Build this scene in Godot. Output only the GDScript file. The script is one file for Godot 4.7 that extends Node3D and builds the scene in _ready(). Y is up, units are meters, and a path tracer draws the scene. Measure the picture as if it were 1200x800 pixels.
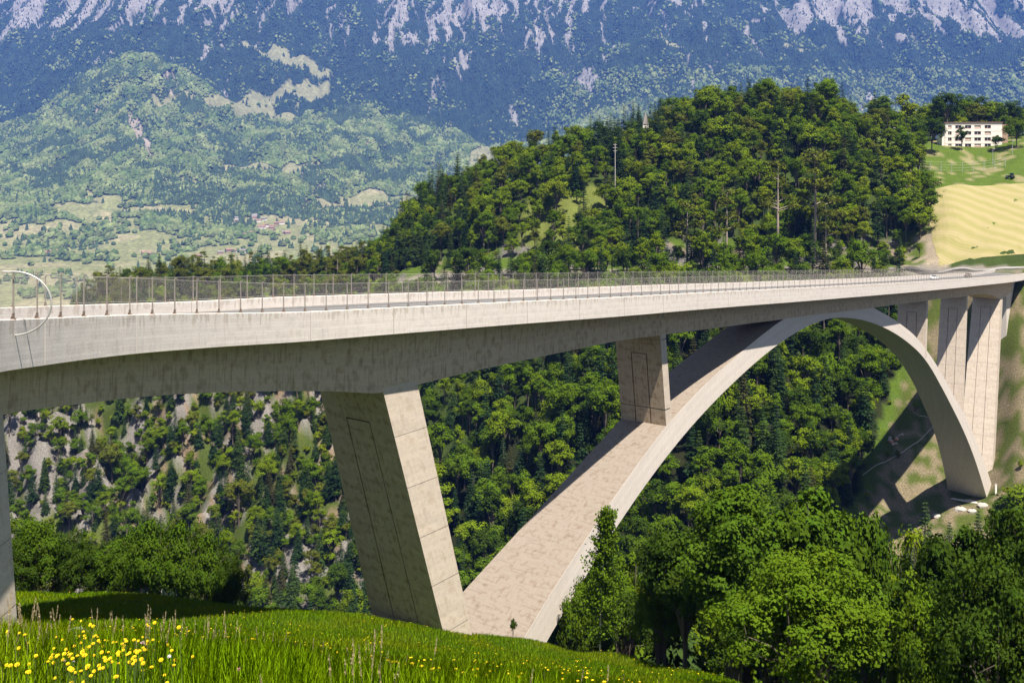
extends Node3D
# Concrete arch bridge over a wooded gorge, alpine valley behind. Eye at the origin, looking along -Z; depth = -z.

const F := 1177.0            # focal length of the photograph in its own pixels (1200 wide)
const ROW0 := 200.0          # row of the level line
const DECK_NEAR := 64.0      # distance from the eye's axis to the near edge of the deck
const DECK_WIDE := 14.2
const MID := 71.1            # lateral distance of the bridge's centre line
const BEND_S := 67.5
const BEND_R := 65.0
const U2 := Vector2(0.58319511, 0.81233212)
const N2 := Vector2(-0.81233212, 0.58319511)

# ground profiles: [bearing column, [[depth, height] ...]]
const NEAR := [
[-900,[[0,-1.6],[6,-3],[12,-5.4],[25,-10],[40,-15],[55,-21],[80,-31],[100,-38],[115,-48],[160,-95],[220,-155],[300,-195],[400,-200],[450,-165],[500,-125],[545,-92],[580,-76],[620,-74],[720,-110]]],
[-300,[[0,-1.6],[6,-3],[12,-5.6],[25,-11],[40,-17],[55,-23.5],[80,-33],[100,-40],[115,-50],[160,-95],[220,-155],[300,-195],[400,-200],[450,-165],[500,-125],[545,-92],[580,-76],[620,-74],[720,-110]]],
[0,[[0,-1.6],[6,-3.1],[9,-4.45],[12,-5.8],[25,-11.7],[40,-18.6],[55,-25],[80,-35],[100,-42.3],[115,-53],[160,-100],[220,-160],[300,-200],[400,-208],[450,-172],[500,-134],[545,-108],[580,-100],[610,-98],[720,-125]]],
[60,[[0,-1.6],[6,-3.12],[9,-4.47],[12,-5.85],[25,-11.8],[40,-18.7],[55,-25.2],[80,-35.3],[102,-43.2],[116,-54],[160,-100],[220,-161],[300,-200],[398,-207],[446,-172],[496,-131],[540,-102],[576,-92],[606,-90],[720,-120]]],
[150,[[0,-1.6],[6,-3.15],[9,-4.5],[12,-5.9],[25,-12],[40,-18.8],[55,-25.4],[80,-35.6],[105,-44.5],[118,-55],[160,-100],[220,-162],[300,-200],[395,-205],[440,-172],[490,-130],[535,-95],[570,-77],[600,-74],[720,-112]]],
[300,[[0,-1.6],[6,-3.2],[12,-6],[25,-12.2],[40,-19.1],[55,-26],[80,-36.6],[105,-45.9],[118,-56],[160,-100],[220,-160],[300,-190],[380,-185],[430,-150],[480,-115],[525,-82],[560,-70],[600,-70],[720,-110]]],
[430,[[0,-1.6],[6,-3.3],[12,-6.2],[25,-12.5],[40,-19.5],[55,-26.6],[80,-37.2],[105,-46.8],[120,-58],[160,-98],[220,-148],[300,-178],[370,-168],[430,-130],[480,-96],[520,-72],[545,-66],[580,-64],[620,-64],[720,-95]]],
[458,[[0,-1.6],[6,-3.31],[12,-6.25],[25,-12.55],[40,-19.6],[55,-26.8],[80,-37.5],[105,-47.2],[120,-58.5],[160,-97.5],[220,-146],[300,-175],[365,-165],[425,-128],[475,-92],[512,-64],[530,-58],[560,-55],[600,-50],[660,-58],[720,-85]]],
[480,[[0,-1.6],[6,-3.32],[12,-6.3],[25,-12.6],[40,-19.7],[55,-26.9],[80,-37.7],[105,-47.5],[120,-59],[160,-97],[220,-145],[300,-172],[360,-162],[420,-125],[470,-88],[505,-60],[520,-54],[540,-51],[600,-36],[660,-44],[720,-72]]],
[540,[[0,-1.6],[6,-3.35],[12,-6.4],[25,-12.8],[40,-20],[60,-29.3],[80,-38.3],[105,-48.6],[112,-52],[125,-63],[160,-95],[220,-140],[300,-165],[350,-155],[410,-118],[460,-82],[495,-56],[510,-51],[530,-46],[600,-18],[650,-20],[720,-60]]],
[640,[[0,-1.6],[6,-3.4],[12,-6.5],[25,-13],[40,-20.4],[60,-29.9],[80,-39.2],[100,-48.2],[113,-53.6],[130,-68],[160,-94],[200,-120],[260,-145],[320,-140],[370,-115],[420,-85],[460,-57],[478,-49],[495,-47],[520,-35],[560,-14],[600,0],[640,2],[720,-50]]],
[740,[[0,-1.6],[6,-3.5],[12,-6.8],[25,-13.2],[40,-20.8],[60,-30.5],[90,-44.5],[103,-50.5],[120,-66],[160,-92],[200,-112],[260,-130],[310,-125],[360,-100],[410,-74],[445,-52],[460,-47],[478,-46],[500,-38],[540,-15],[580,6],[610,14],[650,14],[720,-40]]],
[860,[[0,-1.6],[6,-3.6],[12,-7],[25,-13.8],[40,-21.5],[60,-31.2],[80,-41],[92,-47.5],[105,-60],[130,-78],[160,-95],[200,-112],[250,-122],[300,-115],[350,-95],[400,-68],[430,-48],[442,-44.5],[456,-44],[475,-34],[520,0],[560,22],[590,30],[630,30],[720,-20]]],
[950,[[0,-1.6],[6,-3.7],[12,-7.2],[25,-14.3],[50,-27.5],[70,-39],[85,-50],[105,-66],[130,-84],[160,-100],[200,-115],[240,-124],[280,-122],[320,-113],[360,-98],[400,-74],[428,-46],[440,-43],[452,-42.5],[470,-34],[500,-8],[530,14],[560,27],[590,30],[630,28],[720,-10]]],
[1000,[[0,-1.6],[6,-3.75],[12,-7.3],[25,-14.6],[45,-26],[60,-36],[80,-50],[105,-68],[130,-86],[160,-102],[200,-118],[240,-126],[270,-124],[300,-118],[330,-110],[360,-100],[390,-84],[415,-58],[428,-44],[445,-42],[460,-36],[480,-20],[510,0],[540,16],[570,24],[620,24],[720,0]]],
[1060,[[0,-1.6],[6,-3.8],[12,-7.4],[25,-14.8],[45,-26.5],[60,-37],[80,-51],[105,-69],[130,-87],[160,-104],[200,-121],[250,-130],[290,-124],[315,-116],[330,-110],[360,-97],[390,-80],[410,-62],[425,-44],[440,-41.5],[455,-36],[475,-22],[500,-7],[530,4],[560,14],[620,18],[720,10]]],
[1110,[[0,-1.6],[6,-3.8],[12,-7.5],[25,-15],[45,-26.8],[60,-37.5],[80,-52],[105,-70],[130,-88],[160,-105],[200,-122],[250,-131],[290,-122],[315,-112],[331,-106.8],[345,-100],[370,-86],[395,-66],[412,-43.5],[425,-41],[432,-36],[460,-20],[490,-7],[510,-3.5],[530,2],[560,14],[620,20],[720,15]]],
[1160,[[0,-1.6],[6,-3.8],[12,-7.5],[25,-15],[45,-27],[60,-38],[80,-52],[105,-70],[130,-88],[160,-105],[200,-122],[250,-130],[290,-117],[315,-109],[335,-103.5],[350,-94],[372,-74],[392,-46],[405,-41],[415,-40],[425,-35],[460,-19],[490,-7],[510,-3],[535,4],[560,14.5],[620,20],[720,16]]],
[1200,[[0,-1.6],[6,-3.8],[12,-7.5],[25,-15],[45,-27],[60,-38],[80,-52],[105,-70],[130,-88],[160,-105],[200,-122],[250,-126],[290,-112],[315,-102],[335,-91],[355,-75],[372,-57],[388,-43],[400,-39.5],[412,-39],[422,-34],[460,-18],[490,-6],[510,0],[530,8],[560,17],[620,22],[720,18]]],
[1500,[[0,-1.6],[6,-3.8],[12,-7.5],[25,-15],[45,-27],[60,-38],[80,-52],[105,-70],[130,-88],[160,-102],[200,-112],[250,-108],[290,-88],[315,-70],[335,-52],[350,-42],[365,-38],[385,-36],[410,-28],[440,-14],[480,0],[520,12],[560,24],[620,30],[720,26]]],
[2000,[[0,-1.6],[6,-3.8],[12,-7.5],[25,-15],[45,-27],[60,-38],[80,-52],[105,-68],[130,-84],[160,-90],[200,-85],[250,-68],[300,-44],[340,-38],[400,-24],[480,4],[560,28],[620,36],[720,36]]]]

const FAR := [
[-400,[[680,-105],[900,-190],[1400,-290],[2000,-316],[2600,-320],[3400,-318],[3900,-285],[4300,-200],[4800,-70],[5300,90],[5800,230],[6500,220],[7000,500],[7500,800],[8000,1100],[8500,1450],[9300,2000]]],
[0,[[680,-105],[900,-190],[1400,-290],[2000,-316],[2600,-320],[3400,-318],[3900,-290],[4300,-200],[4800,-60],[5300,110],[5800,270],[6400,230],[7000,500],[7500,800],[8000,1100],[8500,1450],[9300,2000]]],
[150,[[680,-100],[900,-190],[1400,-290],[2000,-316],[2600,-320],[3400,-315],[3900,-285],[4300,-200],[4800,-40],[5200,130],[5700,380],[6200,720],[6600,660],[7200,900],[7800,1250],[8500,1700],[9300,2100]]],
[300,[[680,-100],[900,-190],[1400,-290],[2000,-316],[2600,-320],[3400,-315],[3900,-285],[4300,-245],[4700,-160],[5100,-40],[5500,110],[5900,290],[6200,385],[6500,440],[6800,535],[7000,640],[7300,820],[7700,1100],[8200,1500],[9300,2100]]],
[450,[[680,-60],[900,-180],[1400,-290],[2000,-316],[2600,-320],[3400,-312],[3900,-280],[4300,-240],[4700,-200],[5000,-140],[5400,-10],[5800,150],[6200,320],[6500,450],[6800,430],[7300,700],[7800,1050],[8400,1450],[9300,2000]]],
[600,[[680,-40],[900,-180],[1400,-290],[2000,-316],[2600,-318],[3400,-310],[4100,-260],[4700,-150],[5200,-50],[5800,140],[6300,140],[6900,350],[7400,700],[8000,1100],[8700,1550],[9300,2000]]],
[750,[[680,-40],[900,-180],[1400,-290],[2000,-316],[2600,-318],[3400,-300],[4100,-230],[4700,-100],[5300,50],[6000,230],[6500,490],[6900,720],[7200,900],[7600,960],[8300,1450],[9300,2050]]],
[900,[[680,-30],[900,-180],[1400,-290],[2000,-316],[2600,-318],[3400,-300],[4100,-230],[4700,-100],[5300,80],[6000,260],[6500,520],[7000,760],[7400,1000],[7800,1080],[8300,1450],[9300,2100]]],
[1050,[[680,-10],[900,-150],[1400,-290],[2000,-316],[2600,-318],[3400,-300],[4100,-230],[4700,-100],[5300,60],[6000,250],[6600,520],[7000,720],[7500,960],[7900,1150],[8400,1600],[9300,2200]]],
[1200,[[680,0],[900,-120],[1400,-290],[2000,-316],[2600,-318],[3400,-300],[4100,-230],[4700,-100],[5300,40],[6000,230],[6600,480],[7000,690],[7500,960],[7900,1180],[8400,1650],[9300,2200]]],
[1600,[[680,10],[900,-100],[1400,-290],[2000,-316],[2600,-318],[3400,-300],[4100,-230],[4700,-100],[5300,40],[6000,230],[6600,480],[7000,690],[7500,960],[7900,1180],[8400,1650],[9300,2200]]]]

# deck edge height against chainage, soffit of the box, arch top and bottom
const DECK_Y := [[-40,-0.2],[10,-5.8],[20.9,-7.14],[26.1,-7.82],[37.1,-9.2],[45.6,-10.3],[58.7,-11.87],[72.3,-13.0],[89.1,-14.3],[111.5,-16.1],[142.7,-18.45],[189.4,-22.1],[266.8,-28.0],[340,-33.3],[411,-38.2],[470,-41.0]]
const SOFFIT_Y := [[-40,-7.4],[10,-11.0],[26.8,-13.12],[35.6,-14.62],[41.3,-15.56],[49.2,-16.99],[55.3,-18.18],[61.6,-19.42],[65.9,-20.3],[71.2,-21.4],[76.2,-21.5],[83.4,-21.6],[92.7,-21.9],[103.5,-22.3],[117,-22.85],[132,-23.9],[149.8,-25.2],[164,-26.2],[176.5,-27.15],[195,-28.4],[215,-30.0],[240,-31.8],[257,-33.0],[288,-35.3],[304,-36.4],[326,-38.3],[338,-39.1],[355,-40.2],[372,-42.2],[387,-45.1],[398,-45.3],[411,-44.9],[470,-45.5]]
const BOX_HALF := [[-40,4.5],[80,4.5],[122,3.75],[345,3.75],[385,4.5],[470,4.5]]
const ARCH_TOP := [[84,-57.4],[88,-55.4],[93.7,-52.8],[102,-49.2],[110.4,-45.8],[122.4,-41.1],[133.7,-37.0],[146.1,-33.5],[157,-31.2],[169,-29.0],[180,-27.4],[190,-26.8],[200,-26.6],[215,-27.2],[228,-29.0],[240,-32.4],[251,-35.4],[262,-38.8],[273.8,-42.9],[285.5,-48.1],[298,-54.5],[307.4,-60],[315,-64.9],[325,-71.2],[335.3,-78.3],[347.5,-88.8],[357,-97.6],[366,-106.5],[372,-112.5]]
const ARCH_LOW := [[88,-61],[97.2,-56.2],[108.8,-51.1],[118.8,-46.9],[131.9,-42.1],[140.7,-39.2],[151.8,-36.3],[164.2,-33.7],[176.1,-31.8],[189.5,-30.5],[199.3,-30.25],[208.8,-30.6],[224,-32.6],[238.4,-35.5],[252.8,-39.2],[267,-43.7],[280.9,-49],[292.1,-54.6],[303.7,-61.6],[311.2,-66.6],[329.4,-79.6],[343.3,-91.9],[357.2,-107.1],[362,-113]]
const ARCH_WIDE := [[80,13],[88,12.4],[93,11.6],[102,10.2],[110,9.2],[122,8.1],[130,7.6],[140,7.54],[300,7.54],[315,8.2],[330,9.1],[345,10.5],[357,11.8],[372,12.8]]
# bench with the lane round the foot of the hill: bearing column, depth
const LANE := [[1330,390],[1200,406],[1160,410],[1110,419],[1060,432],[1000,437],[950,446],[860,449],[740,469],[640,486],[540,503],[480,512],[430,532]]

var rng := RandomNumberGenerator.new()
var n_a := FastNoiseLite.new()
var n_b := FastNoiseLite.new()
var n_c := FastNoiseLite.new()
var near_grid: PackedFloat32Array
var near_ds: PackedFloat32Array
var far_grid: PackedFloat32Array
var far_ds: PackedFloat32Array
const NX0 := -900.0
const NXS := 10.0
const NXN := 291
const FX0 := -400.0
const FXS := 10.0
const FXN := 201
var M := {}
var used := {}

# ---------------------------------------------------------------- small helpers
func table(t: Array, s: float) -> float:
	if s <= t[0][0]: return t[0][1]
	for i in range(1, t.size()):
		if s <= t[i][0]:
			var a: float = t[i - 1][0]
			var b: float = t[i][0]
			var ya: float = t[i - 1][1]
			var yb: float = t[i][1]
			var k := (s - a) / (b - a)
			var m0: float = (yb - ya) / (b - a)
			var m1 := m0
			if i > 1: m0 = (yb - float(t[i - 2][1])) / (b - float(t[i - 2][0]))
			if i < t.size() - 1: m1 = (float(t[i + 1][1]) - ya) / (float(t[i + 1][0]) - a)
			var h := b - a
			var k2 := k * k
			var k3 := k2 * k
			return (2*k3 - 3*k2 + 1) * ya + (k3 - 2*k2 + k) * h * m0 + (3*k2 - 2*k3) * yb + (k3 - k2) * h * m1
	return t[t.size() - 1][1]

func flat(t: Array, s: float) -> float:
	if s <= t[0][0]: return t[0][1]
	for i in range(1, t.size()):
		if s <= t[i][0]:
			return lerpf(t[i - 1][1], t[i][1], (s - t[i - 1][0]) / (t[i][0] - t[i - 1][0]))
	return t[t.size() - 1][1]

func numbered(called: String) -> String:
	if not used.has(called):
		used[called] = 0
		return called
	used[called] += 1
	return "%s_%03d" % [called, used[called]]

func tag(o: Node, label: String, category: String, group := "", kind := ""):
	if label: o.set_meta("label", label)
	if category: o.set_meta("category", category)
	if group: o.set_meta("group", group)
	if kind: o.set_meta("kind", kind)

func thing(called: String, label: String, category: String, at := Vector3.ZERO, turn := 0.0, group := "") -> Node3D:
	var o := Node3D.new()
	o.name = numbered(called)
	add_child(o)
	o.position = at
	o.rotation.y = turn
	tag(o, label, category, group)
	return o

func part(called: String, mesh: Mesh, material: Material, parent: Node, xf := Transform3D()) -> MeshInstance3D:
	var o := MeshInstance3D.new()
	o.mesh = mesh
	o.material_override = material
	o.transform = xf
	if parent == self:
		o.name = numbered(called)
		add_child(o)
	else:
		o.name = called
		parent.add_child(o, true)
	return o

func lin(r: float, g: float, b: float) -> Color:
	return Color(r, g, b).linear_to_srgb()

func paint(r: float, g: float, b: float, rough := 0.85, spec := 0.3) -> StandardMaterial3D:
	var m := StandardMaterial3D.new()
	m.albedo_color = lin(r, g, b)
	m.roughness = rough
	m.metallic_specular = spec
	return m

class Build:
	var v := PackedVector3Array()
	var n := PackedVector3Array()
	var uv := PackedVector2Array()
	var c := PackedColorArray()
	var ix := PackedInt32Array()
	var colored := false
	var has_n := true
	# quad a b c d counter-clockwise seen from outside
	func quad(a: Vector3, b: Vector3, cc: Vector3, d: Vector3, ua := Vector2.ZERO, ub := Vector2.ZERO, uc := Vector2.ZERO, ud := Vector2.ZERO):
		var k := v.size()
		var nn := (b - a).cross(cc - a)
		if nn.length_squared() < 1e-12: nn = (cc - a).cross(d - a)
		nn = nn.normalized()
		v.append_array([a, b, cc, d])
		n.append_array([nn, nn, nn, nn])
		uv.append_array([ua, ub, uc, ud])
		ix.append_array([k, k + 2, k + 1, k, k + 3, k + 2])
	func tri(a: Vector3, b: Vector3, cc: Vector3):
		var k := v.size()
		var nn := (b - a).cross(cc - a).normalized()
		v.append_array([a, b, cc])
		n.append_array([nn, nn, nn])
		uv.append_array([Vector2.ZERO, Vector2.ZERO, Vector2.ZERO])
		ix.append_array([k, k + 2, k + 1])
	func box(x0: Vector3, x1: Vector3, xf := Transform3D()):
		var p := []
		for i in 8:
			p.append(xf * Vector3(x1.x if i & 1 else x0.x, x1.y if i & 2 else x0.y, x1.z if i & 4 else x0.z))
		for f in [[4,5,7,6],[1,0,2,3],[5,1,3,7],[0,4,6,2],[6,7,3,2],[0,1,5,4]]:
			quad(p[f[0]], p[f[1]], p[f[2]], p[f[3]], Vector2(0,0), Vector2(1,0), Vector2(1,1), Vector2(0,1))
	func tube(pts: Array, rad: Array, sides := 6):
		var k := v.size()
		for i in pts.size():
			var dir: Vector3 = (pts[mini(i + 1, pts.size() - 1)] - pts[maxi(i - 1, 0)]).normalized()
			var a := dir.cross(Vector3(0.31, 0.2, 0.93) if absf(dir.y) > 0.8 else Vector3.UP).normalized()
			var b := dir.cross(a)
			for j in sides:
				var an := TAU * j / sides
				var off := a * cos(an) + b * sin(an)
				v.append(pts[i] + off * rad[i])
				n.append(off)
				uv.append(Vector2(float(j) / sides, i))
		for i in pts.size() - 1:
			for j in sides:
				var p := k + i * sides + j
				var q := k + i * sides + (j + 1) % sides
				ix.append_array([p, p + sides, q, q, p + sides, q + sides])
	func leaf(at: Vector3, nn: Vector3, dir: Vector3, size: float, wide: float, shade: Vector3, col: Color):
		var side := nn.cross(dir).normalized() * wide * size
		var k := v.size()
		v.append_array([at, at + dir * size * 0.5 + side, at + dir * size - nn * size * 0.12, at + dir * size * 0.5 - side])
		n.append_array([shade, shade, shade, shade])
		c.append_array([col, col, col, col])
		ix.append_array([k, k + 1, k + 2, k, k + 2, k + 3])
	func mesh() -> ArrayMesh:
		var a := []
		a.resize(Mesh.ARRAY_MAX)
		a[Mesh.ARRAY_VERTEX] = v
		if has_n and n.size() == v.size(): a[Mesh.ARRAY_NORMAL] = n
		if uv.size() == v.size(): a[Mesh.ARRAY_TEX_UV] = uv
		if c.size() == v.size(): a[Mesh.ARRAY_COLOR] = c
		a[Mesh.ARRAY_INDEX] = ix
		var m := ArrayMesh.new()
		m.add_surface_from_arrays(Mesh.PRIMITIVE_TRIANGLES, a)
		return m

func box_mesh(a: Vector3, b: Vector3) -> ArrayMesh:
	var q := Build.new()
	q.box(a, b)
	return q.mesh()

func scatter(called: String, mesh: Mesh, material: Material, where: Array, colors: PackedColorArray, parent: Node = self) -> MultiMeshInstance3D:
	var mm := MultiMesh.new()
	mm.transform_format = MultiMesh.TRANSFORM_3D
	mm.use_colors = colors.size() == where.size()
	mm.mesh = mesh
	mm.instance_count = where.size()
	for i in where.size():
		mm.set_instance_transform(i, where[i])
		if mm.use_colors: mm.set_instance_color(i, colors[i])
	var o := MultiMeshInstance3D.new()
	o.multimesh = mm
	o.material_override = material
	if parent == self:
		o.name = numbered(called)
		add_child(o)
	else:
		o.name = called
		parent.add_child(o, true)
	o.set_meta("kind", "stuff")
	return o

# ---------------------------------------------------------------- ground heights
func make_grid(src: Array, ds: PackedFloat32Array, x0: float, xs: float, xn: int) -> PackedFloat32Array:
	var out := PackedFloat32Array()
	out.resize(xn * ds.size())
	for j in ds.size():
		var row := []
		for col in src:
			row.append([col[0], table(col[1], ds[j])])
		for i in xn:
			out[j * xn + i] = table(row, x0 + xs * i)
	return out

func find(ds: PackedFloat32Array, d: float) -> float:
	var lo := 0
	var hi := ds.size() - 1
	if d <= ds[0]: return 0.0
	if d >= ds[hi]: return float(hi) - 0.0001
	while hi - lo > 1:
		var m := (lo + hi) / 2
		if ds[m] <= d: lo = m
		else: hi = m
	return lo + (d - ds[lo]) / (ds[hi] - ds[lo])

func lookup(g: PackedFloat32Array, ds: PackedFloat32Array, x0: float, xs: float, xn: int, px: float, d: float) -> float:
	var fj := find(ds, d)
	var fi := clampf((px - x0) / xs, 0.0, xn - 1.001)
	var i := int(fi)
	var j := int(fj)
	fi -= i
	fj -= j
	var k := j * xn + i
	return lerpf(lerpf(g[k], g[k + 1], fi), lerpf(g[k + xn], g[k + xn + 1], fi), fj)

func column(x: float, d: float) -> float:
	return 600.0 + F * x / maxf(d, 4.0)

func rough_at(px: float, d: float) -> float:
	# how broken the ground is: meadow, lane and fields smooth, gorge walls rough
	var edge := flat([[-300,100],[0,100],[150,105],[300,105],[540,110],[640,114],[740,104],[860,92],[950,70],[1000,55],[2000,50]], px)
	var r := smoothstep(edge, edge + 30.0, d) * 2.4
	if px < 440.0: r += (1.0 - smoothstep(360.0, 440.0, px)) * smoothstep(400, 450, d) * (1.0 - smoothstep(545, 580, d)) * 5.5
	if d > 290.0 and px > 1010.0: r = minf(r, 0.7)
	var lane := flat(rev(LANE), px)
	r *= 0.08 + 0.92 * clampf((absf(d - lane) - 7.0) / 12.0, 0.0, 1.0)
	if px > 1085.0 and d > 425.0: r = 0.25
	return r

var lane_rev := []
func rev(t: Array) -> Array:
	if lane_rev.is_empty():
		lane_rev = t.duplicate()
		lane_rev.reverse()
	return lane_rev

func ground(x: float, d: float) -> float:
	var px := column(x, d)
	var h := 0.0
	if d < 0.0: h = -1.6 - d * 0.25
	else: h = lookup(near_grid, near_ds, NX0, NXS, NXN, px, d)
	var r := rough_at(px, d)
	h += n_a.get_noise_2d(x * 1.0, d * 1.0) * 0.35
	if r > 0.01:
		h += r * (n_b.get_noise_2d(x, d) * 2.2 + n_c.get_noise_2d(x * 1.4, d * 1.4) * 0.8)
	return h

func far_ground(px: float, d: float) -> float:
	var h := lookup(far_grid, far_ds, FX0, FXS, FXN, px, d)
	var k := smoothstep(3700.0, 5600.0, d)
	var x := (px - 600.0) / F * d
	if k > 0.0:
		var big := smoothstep(6400.0, 7600.0, d)
		h += k * (n_b.get_noise_2d(x * 0.016, d * 0.016) * 70.0 + n_c.get_noise_2d(x * 0.06, d * 0.05) * 24.0)
		h += big * (0.5 - absf(n_c.get_noise_2d(x * 0.022 + 90.0, d * 0.007))) * 280.0
		h += k * absf(n_c.get_noise_2d(x * 0.05 - 40.0, d * 0.016)) * -95.0
	else:
		h += n_b.get_noise_2d(x * 0.02, d * 0.02) * 5.0
	return h

func on_ground(x: float, d: float, sink := 0.0) -> Vector3:
	return Vector3(x, ground(x, d) - sink, -d)

# ---------------------------------------------------------------- bridge axis
func plan(s: float, lateral: float) -> Vector2:
	var p: Vector2
	if s >= BEND_S: p = N2 * lateral + U2 * s
	else:
		var c := N2 * (DECK_NEAR - BEND_R) + U2 * BEND_S
		var a := (BEND_S - s) / BEND_R
		var r := BEND_R + lateral - DECK_NEAR
		p = c + N2 * r * cos(a) - U2 * r * sin(a)
	return p

func bp(s: float, lateral: float, y: float) -> Vector3:
	var p := plan(s, lateral)
	return Vector3(p.x, y, -p.y)

func deck_y(s: float) -> float: return table(DECK_Y, s)

func axis_frame(s: float) -> Basis:
	# x along the bridge, y up, z away from the camera side reversed (towards it)
	var a := plan(s - 0.2, MID)
	var b := plan(s + 0.2, MID)
	var x := Vector3(b.x - a.x, 0, -(b.y - a.y)).normalized()
	return Basis(x, Vector3.UP, x.cross(Vector3.UP))

func sweep(b: Build, s0: float, s1: float, step: float, prof: Callable, closed := true, caps := true):
	var count := maxi(1, int(ceil((s1 - s0) / step)))
	var prev := []
	var prev_s := s0
	for i in count + 1:
		var s := lerpf(s0, s1, float(i) / count)
		var cur := []
		for q in prof.call(s): cur.append(bp(s, q.x, q.y))
		var m := cur.size()
		if i > 0:
			var run := 0.0
			for j in (m if closed else m - 1):
				var k := (j + 1) % m
				var len: float = (cur[k] - cur[j]).length()
				b.quad(prev[j], cur[j], cur[k], prev[k], Vector2(prev_s, -run), Vector2(s, -run), Vector2(s, -run - len), Vector2(prev_s, -run - len))
				run += len
		if caps and (i == 0 or i == count):
			for j in range(1, m - 1):
				if i == 0: b.tri(cur[0], cur[j], cur[j + 1])
				else: b.tri(cur[0], cur[j + 1], cur[j])
		prev = cur
		prev_s = s

func seamless(w: int, h: int, sd: int, freq: float, oct: int) -> Image:
	var n := FastNoiseLite.new()
	n.seed = sd
	n.frequency = freq
	n.fractal_octaves = oct
	var im := n.get_seamless_image(w, h)
	im.convert(Image.FORMAT_L8)
	return im

# board-marked concrete: fine grain, soft stains, faint drip streaks, board joints
func concrete_image(w: int, h: int, sd: int, boards: int, streak: float, blotch: float, warm: Color, dirt: Color, runs := 0.0) -> ImageTexture:
	var big := seamless(w, h, sd, 0.014, 6).get_data()
	var fine := seamless(w, h, sd + 3, 0.16, 3).get_data()
	var drip_im := seamless(w, maxi(16, h / 12), sd + 5, 0.05, 3)
	drip_im.resize(w, h, Image.INTERPOLATE_CUBIC)
	var drip := drip_im.get_data()
	var im := Image.create(w, h, false, Image.FORMAT_RGB8)
	var tone := []
	var r := RandomNumberGenerator.new()
	r.seed = sd
	for i in 64: tone.append(r.randf_range(-1.0, 1.0))
	var bh := float(h) / maxi(boards, 1)
	var cut := []
	for i in 64: cut.append(r.randi() % w)
	for y in h:
		var row := int(y / bh)
		var seam := boards > 0 and y - row * bh < 1.0
		for x in w:
			var k := y * w + x
			var g := big[k] / 255.0 - 0.5
			var f := fine[k] / 255.0 - 0.5
			var s := drip[k] / 255.0 - 0.5
			var v := 0.96 + g * 0.10 + f * 0.16
			if boards > 0:
				var side := 0 if posmod(x + cut[row % 64], w) < w / 2 else 1
				v += tone[(row * 2 + side) % 64] * 0.022
				if seam: v -= 0.07
			var d := clampf(maxf(0.0, s - 0.05) * streak + maxf(0.0, g) * blotch, 0.0, 1.0)
			# run-off stains hanging from the top edge, ragged
			if runs > 0.0 and s + g * 0.6 > 0.04 + float(y) / h * 1.1: d = minf(1.0, d + runs)
			var c := warm.lerp(dirt, d)
			im.set_pixel(x, y, Color(minf(c.r * v, 1.0), minf(c.g * v, 1.0), minf(c.b * v, 1.0)))
	return ImageTexture.create_from_image(im)

func concrete(tex: Texture2D, scale: Vector3, r: float, g: float, b: float, bump := 0.6) -> StandardMaterial3D:
	var m := paint(r, g, b, 0.9, 0.25)
	m.albedo_texture = tex
	m.uv1_scale = scale
	m.heightmap_enabled = true
	m.heightmap_texture = tex
	m.heightmap_scale = bump
	return m

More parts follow.
